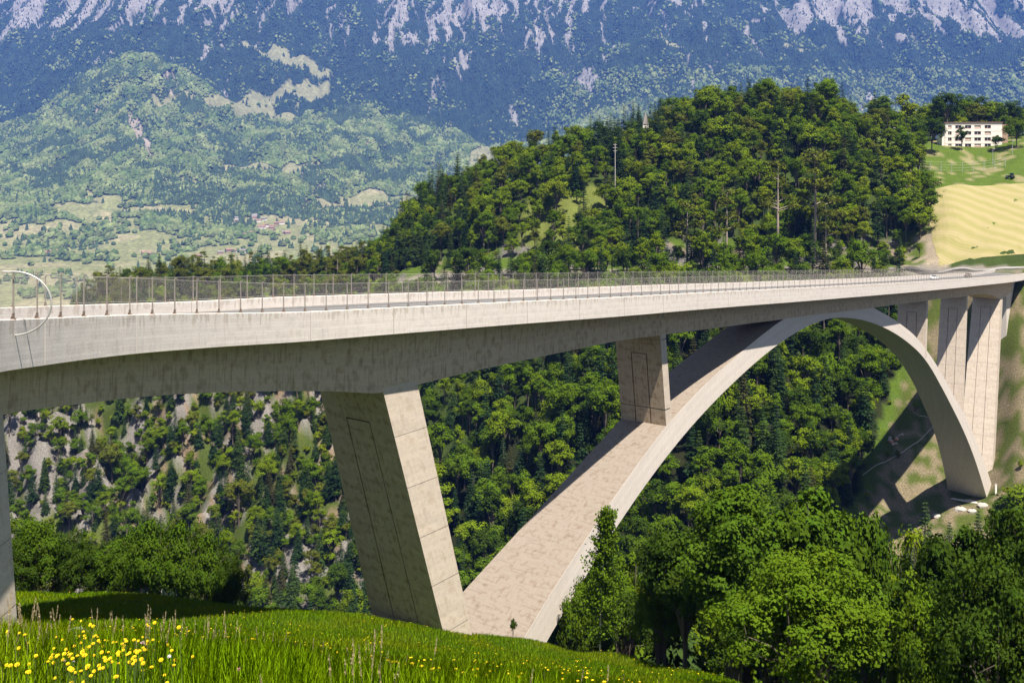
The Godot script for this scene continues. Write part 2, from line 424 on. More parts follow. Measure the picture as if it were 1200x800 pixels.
func pier(b: Build, fb: Build, o: Dictionary):
	# t0/y0/h0/w0 at the foot, t1/y1/h1/w1 at the head; k from 0 to 1
	var P := func(k: float, a: float, l: float, inset: float) -> Vector3:
		var th: float = lerpf(o.h0, o.h1, k) * 0.5 - inset
		var w: float = lerpf(o.w0, o.w1, k) * 0.5 - inset
		return bp(lerpf(o.t0, o.t1, k) + a * th, MID + l * w, lerpf(o.y0, o.y1, k))
	var tall: float = o.y1 - o.y0
	var cuts := [[0.0, 0.0]]
	for g in o.get("grooves", []):
		cuts.append([g[0], g[1]])
	var marks := []
	var at := 0.0
	for g in o.get("grooves", []):
		marks.append([at, g[0] - g[2] / tall * 0.5, 0.0])
		marks.append([g[0] - g[2] / tall * 0.5, g[0] + g[2] / tall * 0.5, g[1]])
		at = g[0] + g[2] / tall * 0.5
	marks.append([at, 1.0, 0.0])
	for m in marks:
		var k0: float = m[0]
		var k1: float = m[1]
		var i: float = m[2]
		var u0 := k0 * tall
		var u1 := k1 * tall
		# the three plain faces
		b.quad(P.call(k0, -1, -1, i), P.call(k0, 1, -1, i), P.call(k1, 1, -1, i), P.call(k1, -1, -1, i), Vector2(0, -u0), Vector2(o.h0, -u0), Vector2(o.h0, -u1), Vector2(0, -u1))
		b.quad(P.call(k0, 1, -1, i), P.call(k0, 1, 1, i), P.call(k1, 1, 1, i), P.call(k1, 1, -1, i), Vector2(0, -u0), Vector2(o.w0, -u0), Vector2(o.w0, -u1), Vector2(0, -u1))
		b.quad(P.call(k0, 1, 1, i), P.call(k0, -1, 1, i), P.call(k1, -1, 1, i), P.call(k1, 1, 1, i), Vector2(0, -u0), Vector2(o.h0, -u0), Vector2(o.h0, -u1), Vector2(0, -u1))
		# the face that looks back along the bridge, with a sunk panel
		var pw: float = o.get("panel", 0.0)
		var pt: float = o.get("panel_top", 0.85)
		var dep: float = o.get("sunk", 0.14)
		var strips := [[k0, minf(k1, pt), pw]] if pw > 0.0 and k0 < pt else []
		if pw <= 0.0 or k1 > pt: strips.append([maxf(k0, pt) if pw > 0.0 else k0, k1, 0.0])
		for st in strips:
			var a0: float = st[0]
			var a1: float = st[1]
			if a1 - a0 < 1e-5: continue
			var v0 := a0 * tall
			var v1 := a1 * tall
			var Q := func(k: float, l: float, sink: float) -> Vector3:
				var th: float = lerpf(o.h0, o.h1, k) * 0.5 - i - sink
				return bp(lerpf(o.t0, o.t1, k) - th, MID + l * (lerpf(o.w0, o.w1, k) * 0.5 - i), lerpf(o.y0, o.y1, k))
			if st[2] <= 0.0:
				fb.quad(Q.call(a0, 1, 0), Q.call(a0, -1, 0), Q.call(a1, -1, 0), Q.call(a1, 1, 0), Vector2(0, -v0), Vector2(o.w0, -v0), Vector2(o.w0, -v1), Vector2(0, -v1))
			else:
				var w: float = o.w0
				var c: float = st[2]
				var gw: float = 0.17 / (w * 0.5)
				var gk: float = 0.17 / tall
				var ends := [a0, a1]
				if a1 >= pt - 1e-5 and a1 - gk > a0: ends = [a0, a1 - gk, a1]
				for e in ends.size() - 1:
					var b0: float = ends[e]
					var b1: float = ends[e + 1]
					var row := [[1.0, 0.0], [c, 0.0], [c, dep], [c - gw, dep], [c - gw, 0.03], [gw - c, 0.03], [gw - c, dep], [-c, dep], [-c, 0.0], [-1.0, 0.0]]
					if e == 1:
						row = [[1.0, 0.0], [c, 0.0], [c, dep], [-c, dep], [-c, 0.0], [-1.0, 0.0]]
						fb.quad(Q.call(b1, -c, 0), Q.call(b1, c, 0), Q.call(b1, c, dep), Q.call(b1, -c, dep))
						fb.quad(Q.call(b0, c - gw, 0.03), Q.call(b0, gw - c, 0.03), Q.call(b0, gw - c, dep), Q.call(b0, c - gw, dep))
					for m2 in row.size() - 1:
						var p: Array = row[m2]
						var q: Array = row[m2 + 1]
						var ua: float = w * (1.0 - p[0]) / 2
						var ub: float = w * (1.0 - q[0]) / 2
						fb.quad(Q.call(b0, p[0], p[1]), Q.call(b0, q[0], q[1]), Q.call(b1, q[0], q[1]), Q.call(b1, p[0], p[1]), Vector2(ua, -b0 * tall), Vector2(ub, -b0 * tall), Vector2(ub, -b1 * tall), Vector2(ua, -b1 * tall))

func build_bridge():
	var t_face := concrete_image(1024, 128, 11, 11, 0.5, 0.5, Color(1.0, 0.975, 0.945), Color(0.76, 0.72, 0.67), 0.32)
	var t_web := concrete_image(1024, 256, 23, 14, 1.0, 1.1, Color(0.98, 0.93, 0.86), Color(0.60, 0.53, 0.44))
	var t_arch := concrete_image(1024, 512, 37, 12, 0.4, 0.9, Color(1.0, 0.97, 0.94), Color(0.84, 0.80, 0.75))
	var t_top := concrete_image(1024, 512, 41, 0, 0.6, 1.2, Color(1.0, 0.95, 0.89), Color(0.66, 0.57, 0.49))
	var face := concrete(t_face, Vector3(1 / 26.0, 1 / 2.5, 1), 0.60, 0.585, 0.575, 0.5)
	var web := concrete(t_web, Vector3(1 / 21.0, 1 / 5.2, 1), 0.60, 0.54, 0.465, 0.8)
	var arch_m := concrete(t_arch, Vector3(1 / 23.0, 1 / 9.0, 1), 0.62, 0.60, 0.575, 0.6)
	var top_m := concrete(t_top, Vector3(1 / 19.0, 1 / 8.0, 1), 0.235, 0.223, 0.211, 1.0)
	M.face = face
	M.web = web
	var br := thing("arch_bridge", "long pale concrete arch bridge spanning the wooded gorge", "bridge")
	var inner := func(s): var y := deck_y(s); return y
	var half := func(s): return flat(BOX_HALF, s)
	# deck slab, box girder
	var b := Build.new()
	sweep(b, 4.2, 455.0, 2.2, func(s):
		var y := deck_y(s)
		var h: float = half.call(s)
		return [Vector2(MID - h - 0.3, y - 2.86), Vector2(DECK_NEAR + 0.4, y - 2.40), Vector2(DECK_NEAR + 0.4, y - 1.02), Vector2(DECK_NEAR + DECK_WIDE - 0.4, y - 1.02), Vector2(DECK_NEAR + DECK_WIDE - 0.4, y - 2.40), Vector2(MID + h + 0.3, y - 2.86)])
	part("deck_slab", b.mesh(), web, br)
	b = Build.new()
	sweep(b, 4.3, 412.0, 2.2, func(s):
		var y := deck_y(s) - 2.75
		var h: float = half.call(s)
		var z := table(SOFFIT_Y, s)
		return [Vector2(MID - h, z), Vector2(MID - h - 0.12, y), Vector2(MID + h + 0.12, y), Vector2(MID + h, z)])
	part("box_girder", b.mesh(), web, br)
	b = Build.new()
	sweep(b, 4.2, 455.0, 2.2, func(s):
		var y := deck_y(s) - 1.012
		return [Vector2(DECK_NEAR + 0.42, y), Vector2(DECK_NEAR + DECK_WIDE - 0.42, y)], false, false)
	part("road_surface", b.mesh(), M.asphalt, br)
	b = Build.new()
	sweep(b, 4.2, 455.0, 2.2, func(s):
		var y := deck_y(s) - 1.006
		return [Vector2(MID - 0.08, y), Vector2(MID + 0.08, y)], false, false)
	part("centre_line", b.mesh(), M.white, br)
	# parapets: one panel each 11 m, open joints between
	for k in range(-2, 39):
		var s0 := 26.1 + 11.0 * k
		for side in 2:
			b = Build.new()
			sweep(b, s0 + 0.035, s0 + 10.965, 2.2, func(s):
				var y := deck_y(s)
				if side == 0: return [Vector2(DECK_NEAR, y - 2.5), Vector2(DECK_NEAR, y - 0.04), Vector2(DECK_NEAR + 0.04, y), Vector2(DECK_NEAR + 0.34, y), Vector2(DECK_NEAR + 0.38, y - 0.04), Vector2(DECK_NEAR + 0.41, y - 2.5)]
				return [Vector2(DECK_NEAR + DECK_WIDE - 0.41, y - 2.5), Vector2(DECK_NEAR + DECK_WIDE - 0.38, y - 0.04), Vector2(DECK_NEAR + DECK_WIDE - 0.34, y), Vector2(DECK_NEAR + DECK_WIDE - 0.04, y), Vector2(DECK_NEAR + DECK_WIDE, y - 0.04), Vector2(DECK_NEAR + DECK_WIDE, y - 2.5)])
			part("parapet_panel", b.mesh(), face, br)
	# arch: body and its weathered back
	b = Build.new()
	sweep(b, 86.0, 364.0, 2.0, func(s):
		var w := table(ARCH_WIDE, s) * 0.5
		var lo := table(ARCH_LOW, s)
		var hi := table(ARCH_TOP, s)
		return [Vector2(MID - w, lo), Vector2(MID - w, hi), Vector2(MID + w, hi), Vector2(MID + w, lo)])
	part("arch_rib", b.mesh(), arch_m, br)
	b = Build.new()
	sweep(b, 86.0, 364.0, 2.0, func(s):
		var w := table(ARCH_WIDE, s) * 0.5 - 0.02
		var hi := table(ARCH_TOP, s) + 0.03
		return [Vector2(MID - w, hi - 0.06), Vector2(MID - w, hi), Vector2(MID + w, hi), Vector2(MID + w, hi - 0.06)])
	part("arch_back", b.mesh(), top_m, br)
	# piers
	var lifts := func(n: int) -> Array:
		var g := []
		for i in range(1, n): g.append([float(i) / n, 0.025, 0.05])
		return g
	var specs := [
		{"n": "slanted_pier", "t0": 83.5, "y0": -53.0, "h0": 4.0, "w0": 10.6, "t1": 73.7, "y1": -20.6, "h1": 5.0, "w1": 9.0, "panel": 0.36, "panel_top": 0.87, "grooves": lifts.call(6), "sunk": 0.34},
		{"n": "spandrel_pier", "t0": 133.6, "y0": -38.6, "h0": 1.8, "w0": 7.52, "t1": 131.4, "y1": -23.0, "h1": 1.8, "w1": 7.5, "panel": 0.36, "panel_top": 0.76, "grooves": [[0.235, 0.14, 0.14], [0.90, 0.14, 0.12]], "sunk": 0.34},
		{"n": "spandrel_pier", "t0": 285.6, "y0": -50.5, "h0": 1.8, "w0": 7.52, "t1": 287.6, "y1": -34.6, "h1": 1.8, "w1": 7.5, "panel": 0.36, "panel_top": 0.76, "grooves": [[0.9, 0.08, 0.08]], "sunk": 0.34},
		{"n": "spandrel_pier", "t0": 329.6, "y0": -76.5, "h0": 2.0, "w0": 8.2, "t1": 338.0, "y1": -38.4, "h1": 2.0, "w1": 7.5, "panel": 0.36, "panel_top": 0.88, "grooves": lifts.call(7), "sunk": 0.34},
		{"n": "slanted_pier", "t0": 369.0, "y0": -108.0, "h0": 4.0, "w0": 10.8, "t1": 391.5, "y1": -43.6, "h1": 4.6, "w1": 9.0, "panel": 0.36, "panel_top": 0.93, "grooves": lifts.call(11), "sunk": 0.34},
		{"n": "side_pier", "t0": 26.2, "y0": -27.5, "h0": 3.8, "w0": 9.6, "t1": 24.8, "y1": -12.4, "h1": 3.9, "w1": 9.0, "panel": 0.36, "panel_top": 0.85, "grooves": lifts.call(4), "sunk": 0.34}]
	var pier_names := ["dark slanted pier rising beside the meadow end of the arch", "short pier standing on the near half of the arch", "short pier standing high on the far half of the arch", "tall pier standing low on the far half of the arch", "tallest pier, rising behind the far foot of the arch", "pale pier cut off by the picture's edge"]
	for i in specs.size():
		b = Build.new()
		var fb := Build.new()
		pier(b, fb, specs[i])
		var p := part(specs[i].n, b.mesh(), M.pier, br)
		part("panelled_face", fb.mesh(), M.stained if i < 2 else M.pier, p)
		p.set_meta("label", pier_names[i])
	# abutment and footings
	b = Build.new()
	sweep(b, 412.0, 455.0, 6.0, func(s):
		var y := deck_y(s) - 2.9
		return [Vector2(MID - 2.6, -80), Vector2(MID - 2.6, y), Vector2(MID + 4.2, y), Vector2(MID + 4.2, -80)])
	part("abutment", b.mesh(), arch_m, br)
	b = Build.new()
	sweep(b, 352.0, 376.0, 6.0, func(s):
		var y := -107.6
		return [Vector2(MID - 8.5, -116), Vector2(MID - 8.5, y), Vector2(MID + 8.5, y), Vector2(MID + 8.5, -116)])
	part("footing", b.mesh(), arch_m, br)
	build_fences()

func build_fences():
	var wire := Build.new()
	var step := 0.075
	var W := 2.75
	var H := 2.2
	var k := -H
	while k < W:
		for flip in 2:
			var x0 := maxf(k, 0.0)
			var x1 := minf(k + H, W)
			var a := Vector3(x0, x0 - k, 0)
			var c := Vector3(x1, x1 - k, 0)
			if flip:
				a.x = W - a.x
				c.x = W - c.x
			if (c - a).length() > 0.05: wire.tube([a, c], [0.0009, 0.0009], 3)
		k += step
	for y in [0.03, H]:
		wire.tube([Vector3(0, y, 0), Vector3(W, y, 0)], [0.012, 0.012], 4)
	var wire_mesh := wire.mesh()
	var post := Build.new()
	post.box(Vector3(-0.035, 0, -0.03), Vector3(0.035, 2.42, 0.03))
	post.box(Vector3(-0.03, 2.40, 0.0), Vector3(0.03, 2.46, 0.16))
	var post_mesh := post.mesh()
	var foot := Build.new()
	foot.box(Vector3(-0.11, 0.0, -0.13), Vector3(0.11, 0.03, 0.12))
	foot.tri(Vector3(-0.02, 0.03, -0.13), Vector3(-0.02, 0.03, -0.03), Vector3(-0.02, 0.36, -0.03))
	foot.tri(Vector3(0.02, 0.03, -0.03), Vector3(0.02, 0.03, -0.13), Vector3(0.02, 0.36, -0.03))
	foot.quad(Vector3(-0.02, 0.03, -0.13), Vector3(-0.02, 0.36, -0.03), Vector3(0.02, 0.36, -0.03), Vector3(0.02, 0.03, -0.13))
	foot.box(Vector3(-0.09, 0.03, -0.028), Vector3(0.09, 0.3, 0.028))
	var foot_mesh := foot.mesh()
	for side in 2:
		var f := thing("mesh_fence", ["wire mesh fence on posts along the bridge parapet beside the meadow", "wire mesh fence on posts along the far parapet of the bridge"][side], "fence", Vector3.ZERO, 0.0, "fences on the bridge")
		var lat := DECK_NEAR + (0.19 if side == 0 else DECK_WIDE - 0.19)
		var tall := 1.0 if side == 0 else 0.94
		for i in 146:
			var s := 20.1 + 2.75 * i
			if side == 1 and i % 1 == 0: s = 20.9 + 2.75 * i
			var y := deck_y(s)
			var fr := axis_frame(s)
			var o := bp(s, lat, y + 0.004)
			var p := part("post", post_mesh, M.steel, f, Transform3D(fr * Basis.from_scale(Vector3(1, tall, 1)), o))
			part("post_foot", foot_mesh, M.rust, p)
			if i < 145:
				var e := bp(s + 2.75, lat, deck_y(s + 2.75) + 0.004)
				var run := e - o
				var bx := Basis(run / 2.75, Vector3(0, tall, 0), fr.z)
				part("wire_panel", wire_mesh, M.wire, f, Transform3D(bx, o + Vector3(0, 0.12, 0)))
	# climbing guard: half hoop standing out from the fence
	var g := thing("climbing_guard", "pale steel half hoop standing out from the fence over the parapet edge", "barrier")
	var fr := axis_frame(22.6)
	var c := bp(22.6, DECK_NEAR + 0.1, deck_y(22.6) + 0.78)
	var pts := []
	var rad := []
	for i in 25:
		var a := PI / 2 - PI * i / 24.0
		pts.append(c + fr.z * (1.85 * cos(a)) + Vector3(0, 1.58 * sin(a), 0))
		rad.append(0.042)
	var h := Build.new()
	h.tube([pts[0] - fr.z * 0.5, pts[0]], [0.042, 0.042], 8)
	h.tube(pts, rad, 8)
	part("hoop", h.mesh(), M.galvanised, g)
	h = Build.new()
	h.tube([c + Vector3(0, -1.58, 0) + fr.z * 0.03, c + Vector3(0, -0.72, 0) + fr.z * 0.06], [0.06, 0.06], 6)
	part("bracket", h.mesh(), M.rust, g)

# ---------------------------------------------------------------- plants
func ball(r: RandomNumberGenerator) -> Vector3:
	var z := r.randf_range(-1, 1)
	var a := r.randf() * TAU
	var q := sqrt(1.0 - z * z)
	return Vector3(q * cos(a), z, q * sin(a))

# crown: ellipsoid of leaf clumps; returns [crown mesh, trunk mesh]
func make_broadleaf(sd: int, tall: float, wide: float, base: float, lobes: int, leaves: int, leaf: float, lump: float, stems := 1) -> Array:
	var r := RandomNumberGenerator.new()
	r.seed = sd
	var b := Build.new()
	var t := Build.new()
	var hub := Vector3(0, (tall + base) * 0.5, 0)
	var half := Vector3(wide, (tall - base) * 0.5, wide)
	for s in stems:
		var lean := Vector3(r.randf_range(-1, 1), 0, r.randf_range(-1, 1)) * wide * (0.12 if stems == 1 else 0.4)
		t.tube([Vector3(lean.x * 0.1, -0.8, lean.z * 0.1), Vector3(0, base * 0.6, 0) + lean * 0.3, hub + lean * 0.8, Vector3(0, tall * 0.88, 0) + lean], [tall * 0.022, tall * 0.017, tall * 0.011, 0.02], 6)
	var boughs := []
	for i in maxi(5, lobes / 7):
		var dir := ball(r)
		if dir.y < -0.3: dir.y *= -0.7
		var q := r.randf_range(0.40, 0.80)
		var c := hub + dir * half * q + Vector3(r.randf_range(-1, 1), 0, r.randf_range(-1, 1)) * wide * 0.10
		boughs.append([c, wide * r.randf_range(0.30, 0.52), r.randf_range(0.85, 1.15)])
		t.tube([Vector3(0, lerpf(base, c.y, 0.35), 0), c.lerp(hub, 0.45) - Vector3(0, tall * 0.04, 0), c], [tall * 0.010, tall * 0.007, tall * 0.003], 5)
	boughs.append([Vector3(0, tall - half.y * 0.42, 0), wide * 0.42, 1.0])
	for i in lobes:
		var bg: Array = boughs[i % boughs.size()]
		var dir := ball(r)
		if dir.y < -0.2 and r.randf() < 0.6: dir.y = -dir.y
		var c: Vector3 = bg[0] + dir * bg[1] * r.randf_range(0.55, 1.05)
		c.y = clampf(c.y, base * 0.8, tall)
		var rad := wide * lump * r.randf_range(0.55, 1.25)
		var tone: float = bg[2] * r.randf_range(0.80, 1.20)
		var warm := r.randf_range(0.88, 1.14)
		if i % 5 == 0: t.tube([bg[0], c], [tall * 0.004, 0.012], 4)
		var mine: Vector3 = bg[0]
		for j in leaves:
			var d := ball(r)
			if d.y < 0.0 and r.randf() < 0.4: d.y = -d.y
			var p := c + d * Vector3(1, 0.8, 1) * rad * (0.45 + 0.65 * pow(r.randf(), 0.7))
			var out := (p - mine).normalized()
			var nn := (d * 0.6 + out * 0.5 + ball(r) * 0.8 + Vector3(0, 0.35, 0)).normalized()
			var ax := nn.cross(ball(r)).normalized()
			var v := tone * r.randf_range(0.8, 1.2)
			b.leaf(p, nn, ax, leaf * r.randf_range(0.6, 1.35), 0.36, (nn * 0.8 + out * 0.45).normalized(), Color(v * warm, v, v * r.randf_range(0.75, 1.1)))
	return [b.mesh(), t.mesh()]

func make_conifer(sd: int, tall: float, wide: float, base: float, tiers: int, arms: int, sparse: float) -> Array:
	var r := RandomNumberGenerator.new()
	r.seed = sd
	var b := Build.new()
	var t := Build.new()
	t.tube([Vector3(0, -0.8, 0), Vector3(r.randf_range(-0.1, 0.1), tall * 0.5, 0.05), Vector3(0, tall * 0.98, 0)], [tall * 0.014, tall * 0.009, 0.02], 6)
	for i in tiers:
		var k := float(i) / (tiers - 1)
		var y := lerpf(base, tall * 0.985, k)
		var reach := wide * pow(1.0 - k, 0.78) * r.randf_range(0.82, 1.12) + 0.12
		if k < 0.12: reach *= 0.55 + k * 3.75
		for j in arms:
			if r.randf() < sparse: continue
			var a := TAU * (j + r.randf() * 0.7) / arms + i * 1.3
			var dir := Vector3(cos(a), 0, sin(a))
			var len := reach * r.randf_range(0.7, 1.1)
			var side := Vector3(-sin(a), 0, cos(a))
			var n := maxi(2, int(len / 0.42))
			var tone := r.randf_range(0.75, 1.25)
			for m in n:
				var q := (m + 0.6) / n
				var p := Vector3(0, y, 0) + dir * len * q + Vector3(0, -len * 0.32 * q * q + len * 0.06 * q, 0)
				for sgn in [-1.0, 1.0]:
					var ax: Vector3 = (dir * 0.75 + side * sgn * (1.05 - 0.5 * q) + Vector3(0, -0.28, 0) + ball(r) * 0.2).normalized()
					var nn := (Vector3(0, 1, 0) + ball(r) * 0.55 + dir * 0.25).normalized()
					nn = (nn - ax * nn.dot(ax)).normalized()
					var v := tone * r.randf_range(0.8, 1.2)
					b.leaf(p, nn, ax, (0.5 + len * 0.20) * r.randf_range(0.75, 1.2), 0.27, (nn + dir * 0.5).normalized(), Color(v, v, v))
	return [b.mesh(), t.mesh()]

# tall pine with a bare stem and flat tufts near the top
func make_pine(sd: int, tall: float) -> Array:
	var r := RandomNumberGenerator.new()
	r.seed = sd
	var b := Build.new()
	var t := Build.new()
	t.tube([Vector3(0, -0.8, 0), Vector3(0.15, tall * 0.5, -0.1), Vector3(0, tall * 0.97, 0)], [tall * 0.016, tall * 0.012, 0.04], 6)
	for i in 17:
		var k := r.randf_range(0.5, 1.0)
		var a := r.randf() * TAU
		var len := lerpf(3.1, 1.0, (k - 0.5) * 2.0) * r.randf_range(0.6, 1.1)
		var c := Vector3(cos(a) * len, tall * k + len * 0.12, sin(a) * len)
		t.tube([Vector3(0, tall * k - len * 0.2, 0), c], [0.07, 0.02], 4)
		var tone := r.randf_range(0.8, 1.2)
		for j in 80:
			var d := ball(r)
			var p := c + d * Vector3(1.25, 0.5, 1.25) * r.randf_range(0.3, 1.0)
			var nn := (ball(r) * 0.7 + Vector3(0, 0.8, 0)).normalized()
			b.leaf(p, nn, nn.cross(ball(r)).normalized(), r.randf_range(0.4, 0.7), 0.26, (nn + d * 0.5).normalized(), Color(tone, tone, tone * 0.9))
	return [b.mesh(), t.mesh()]

# far trees, a few pixels high: low lumps and spires
func make_far_lump(sd: int, spire: bool) -> ArrayMesh:
	var r := RandomNumberGenerator.new()
	r.seed = sd
	var b := Build.new()
	var rings := 4
	var sides := 6
	var prev := []
	for i in rings + 1:
		var k := float(i) / rings
		var rad: float = (1.0 - k) * 0.30 + 0.02 if spire else sin(PI * (0.12 + 0.88 * k)) * 0.46 + 0.02
		var row := []
		for j in sides:
			var a := TAU * (j + 0.5 * (i % 2)) / sides
			var q := rad * r.randf_range(0.7, 1.3)
			row.append(Vector3(cos(a) * q, k + r.randf_range(-0.06, 0.06), sin(a) * q))
		if i > 0:
			for j in sides:
				var k2 := (j + 1) % sides
				b.quad(prev[k2], prev[j], row[j], row[k2])
		prev = row
	return b.mesh()

func make_tuft(sd: int, blades: int, tall: float, spread: float, wide: float) -> ArrayMesh:
	var r := RandomNumberGenerator.new()
	r.seed = sd
	var b := Build.new()
	for i in blades:
		var a := r.randf() * TAU
		var p := Vector3(cos(r.randf() * TAU), 0, sin(r.randf() * TAU)) * spread * r.randf()
		var h := tall * r.randf_range(0.55, 1.15)
		var lean := Vector3(cos(a), 0, sin(a)) * h * r.randf_range(0.08, 0.55)
		var s := Vector3(-sin(a), 0, cos(a)) * wide * r.randf_range(0.7, 1.3)
		if r.randf() < 0.5: s = s.rotated(Vector3.UP, r.randf() * 3.0)
		var mid := p + lean * 0.32 + Vector3(0, h * 0.6, 0)
		var tip := p + lean + Vector3(0, h * (0.97 if r.randf() < 0.7 else 0.82), 0)
		var k := b.v.size()
		var nn := (Vector3(0, 0.7, 0) + lean.normalized() * 0.6 + s.cross(Vector3.UP).normalized() * 0.4).normalized()
		var v := r.randf_range(0.75, 1.25)
		var col := Color(v * r.randf_range(0.9, 1.25), v, v * r.randf_range(0.6, 1.1))
		b.v.append_array([p - s, p + s, mid + s * 0.75, mid - s * 0.75, tip])
		for q in 5:
			b.n.append(nn)
			b.c.append(col)
		b.ix.append_array([k, k + 1, k + 2, k, k + 2, k + 3, k + 3, k + 2, k + 4])
	return b.mesh()

func leaf_mat(r: float, g: float, b: float, light := 0.45) -> StandardMaterial3D:
	var m := StandardMaterial3D.new()
	m.albedo_color = lin(r, g, b)
	m.vertex_color_use_as_albedo = true
	m.roughness = 0.7
	m.metallic_specular = 0.08
	m.backlight_enabled = true
	m.backlight = lin(light, light, light * 0.55)
	return m

var KIND := {}       # kind -> [[crown, trunk, height] ...]
var LEAF := {}       # tone name -> [material, colour]
var waiting := []    # trees of the woods before they become things or stuff

func make_species():
	LEAF.dark = [leaf_mat(0.038, 0.068, 0.007), Color(0.038, 0.068, 0.007)]
	LEAF.mid = [leaf_mat(0.076, 0.128, 0.007), Color(0.076, 0.128, 0.007)]
	LEAF.leafy = [leaf_mat(0.058, 0.104, 0.008), Color(0.058, 0.104, 0.008)]
	LEAF.fresh = [leaf_mat(0.122, 0.174, 0.008), Color(0.122, 0.174, 0.008)]
	LEAF.yellow = [leaf_mat(0.15, 0.19, 0.01), Color(0.15, 0.19, 0.01)]
	LEAF.olive = [leaf_mat(0.1, 0.116, 0.014), Color(0.1, 0.116, 0.014)]
	LEAF.grey = [leaf_mat(0.085, 0.105, 0.045), Color(0.085, 0.105, 0.045)]
	LEAF.spruce = [leaf_mat(0.020, 0.042, 0.013, 0.3), Color(0.020, 0.042, 0.013)]
	LEAF.fir = [leaf_mat(0.034, 0.060, 0.014, 0.3), Color(0.034, 0.060, 0.014)]
	LEAF.brown = [leaf_mat(0.045, 0.045, 0.016, 0.3), Color(0.045, 0.045, 0.016)]
	M.leaves = leaf_mat(1, 1, 1)
	KIND.broadleaf_tree = [
		make_broadleaf(1, 13.5, 4.8, 2.0, 66, 58, 0.46, 0.22) + [13.5],
		make_broadleaf(2, 15.5, 3.9, 2.4, 60, 58, 0.44, 0.23) + [15.5],
		make_broadleaf(3, 11.0, 5.2, 1.2, 70, 56, 0.46, 0.21) + [11.0],
		make_broadleaf(4, 17.0, 4.6, 4.0, 64, 60, 0.48, 0.23) + [17.0],
		make_broadleaf(5, 12.5, 3.2, 1.4, 50, 58, 0.42, 0.26) + [12.5],
		make_broadleaf(6, 16.0, 3.4, 1.8, 58, 58, 0.44, 0.25) + [16.0],
		make_broadleaf(7, 10.0, 4.0, 1.0, 56, 58, 0.42, 0.23) + [10.0]]
	KIND.conifer_tree = [
		make_conifer(11, 20.0, 3.3, 1.6, 25, 9, 0.10) + [20.0],
		make_conifer(12, 18.0, 2.9, 1.2, 23, 9, 0.14) + [18.0],
		make_conifer(13, 22.0, 3.0, 3.6, 25, 8, 0.24) + [22.0],
		make_conifer(14, 16.0, 3.3, 1.0, 21, 9, 0.10) + [16.0]]
	KIND.pine_tree = [make_pine(21, 17.0) + [17.0], make_pine(22, 19.0) + [19.0], make_pine(23, 15.0) + [15.0]]
	KIND.shrub = [
		make_broadleaf(31, 3.4, 2.0, 0.2, 32, 40, 0.36, 0.26, 3) + [3.4],
		make_broadleaf(32, 4.6, 2.1, 0.2, 34, 40, 0.36, 0.26, 3) + [4.6]]

func put_tree(kind: String, which: int, tone: String, at: Vector3, scale: Vector3, turn: float, label: String, group := "", called := "", category := "tree") -> Node3D:
	var o := thing(called if called else kind, label, category, at, turn, group)
	var v: Array = KIND[kind][which]
	part("trunk", v[1], M.pine_bark if kind == "pine_tree" else M.bark, o, Transform3D(Basis.from_scale(scale), Vector3.ZERO))
	part("crown", v[0], LEAF[tone][0], o, Transform3D(Basis.from_scale(scale), Vector3.ZERO))
	return o

func edge_at(px: float) -> float:
	return flat([[-900,100],[0,101],[150,106],[300,106],[540,112],[640,116],[740,105],[860,93],[950,72],[1000,56],[2000,50]], px)

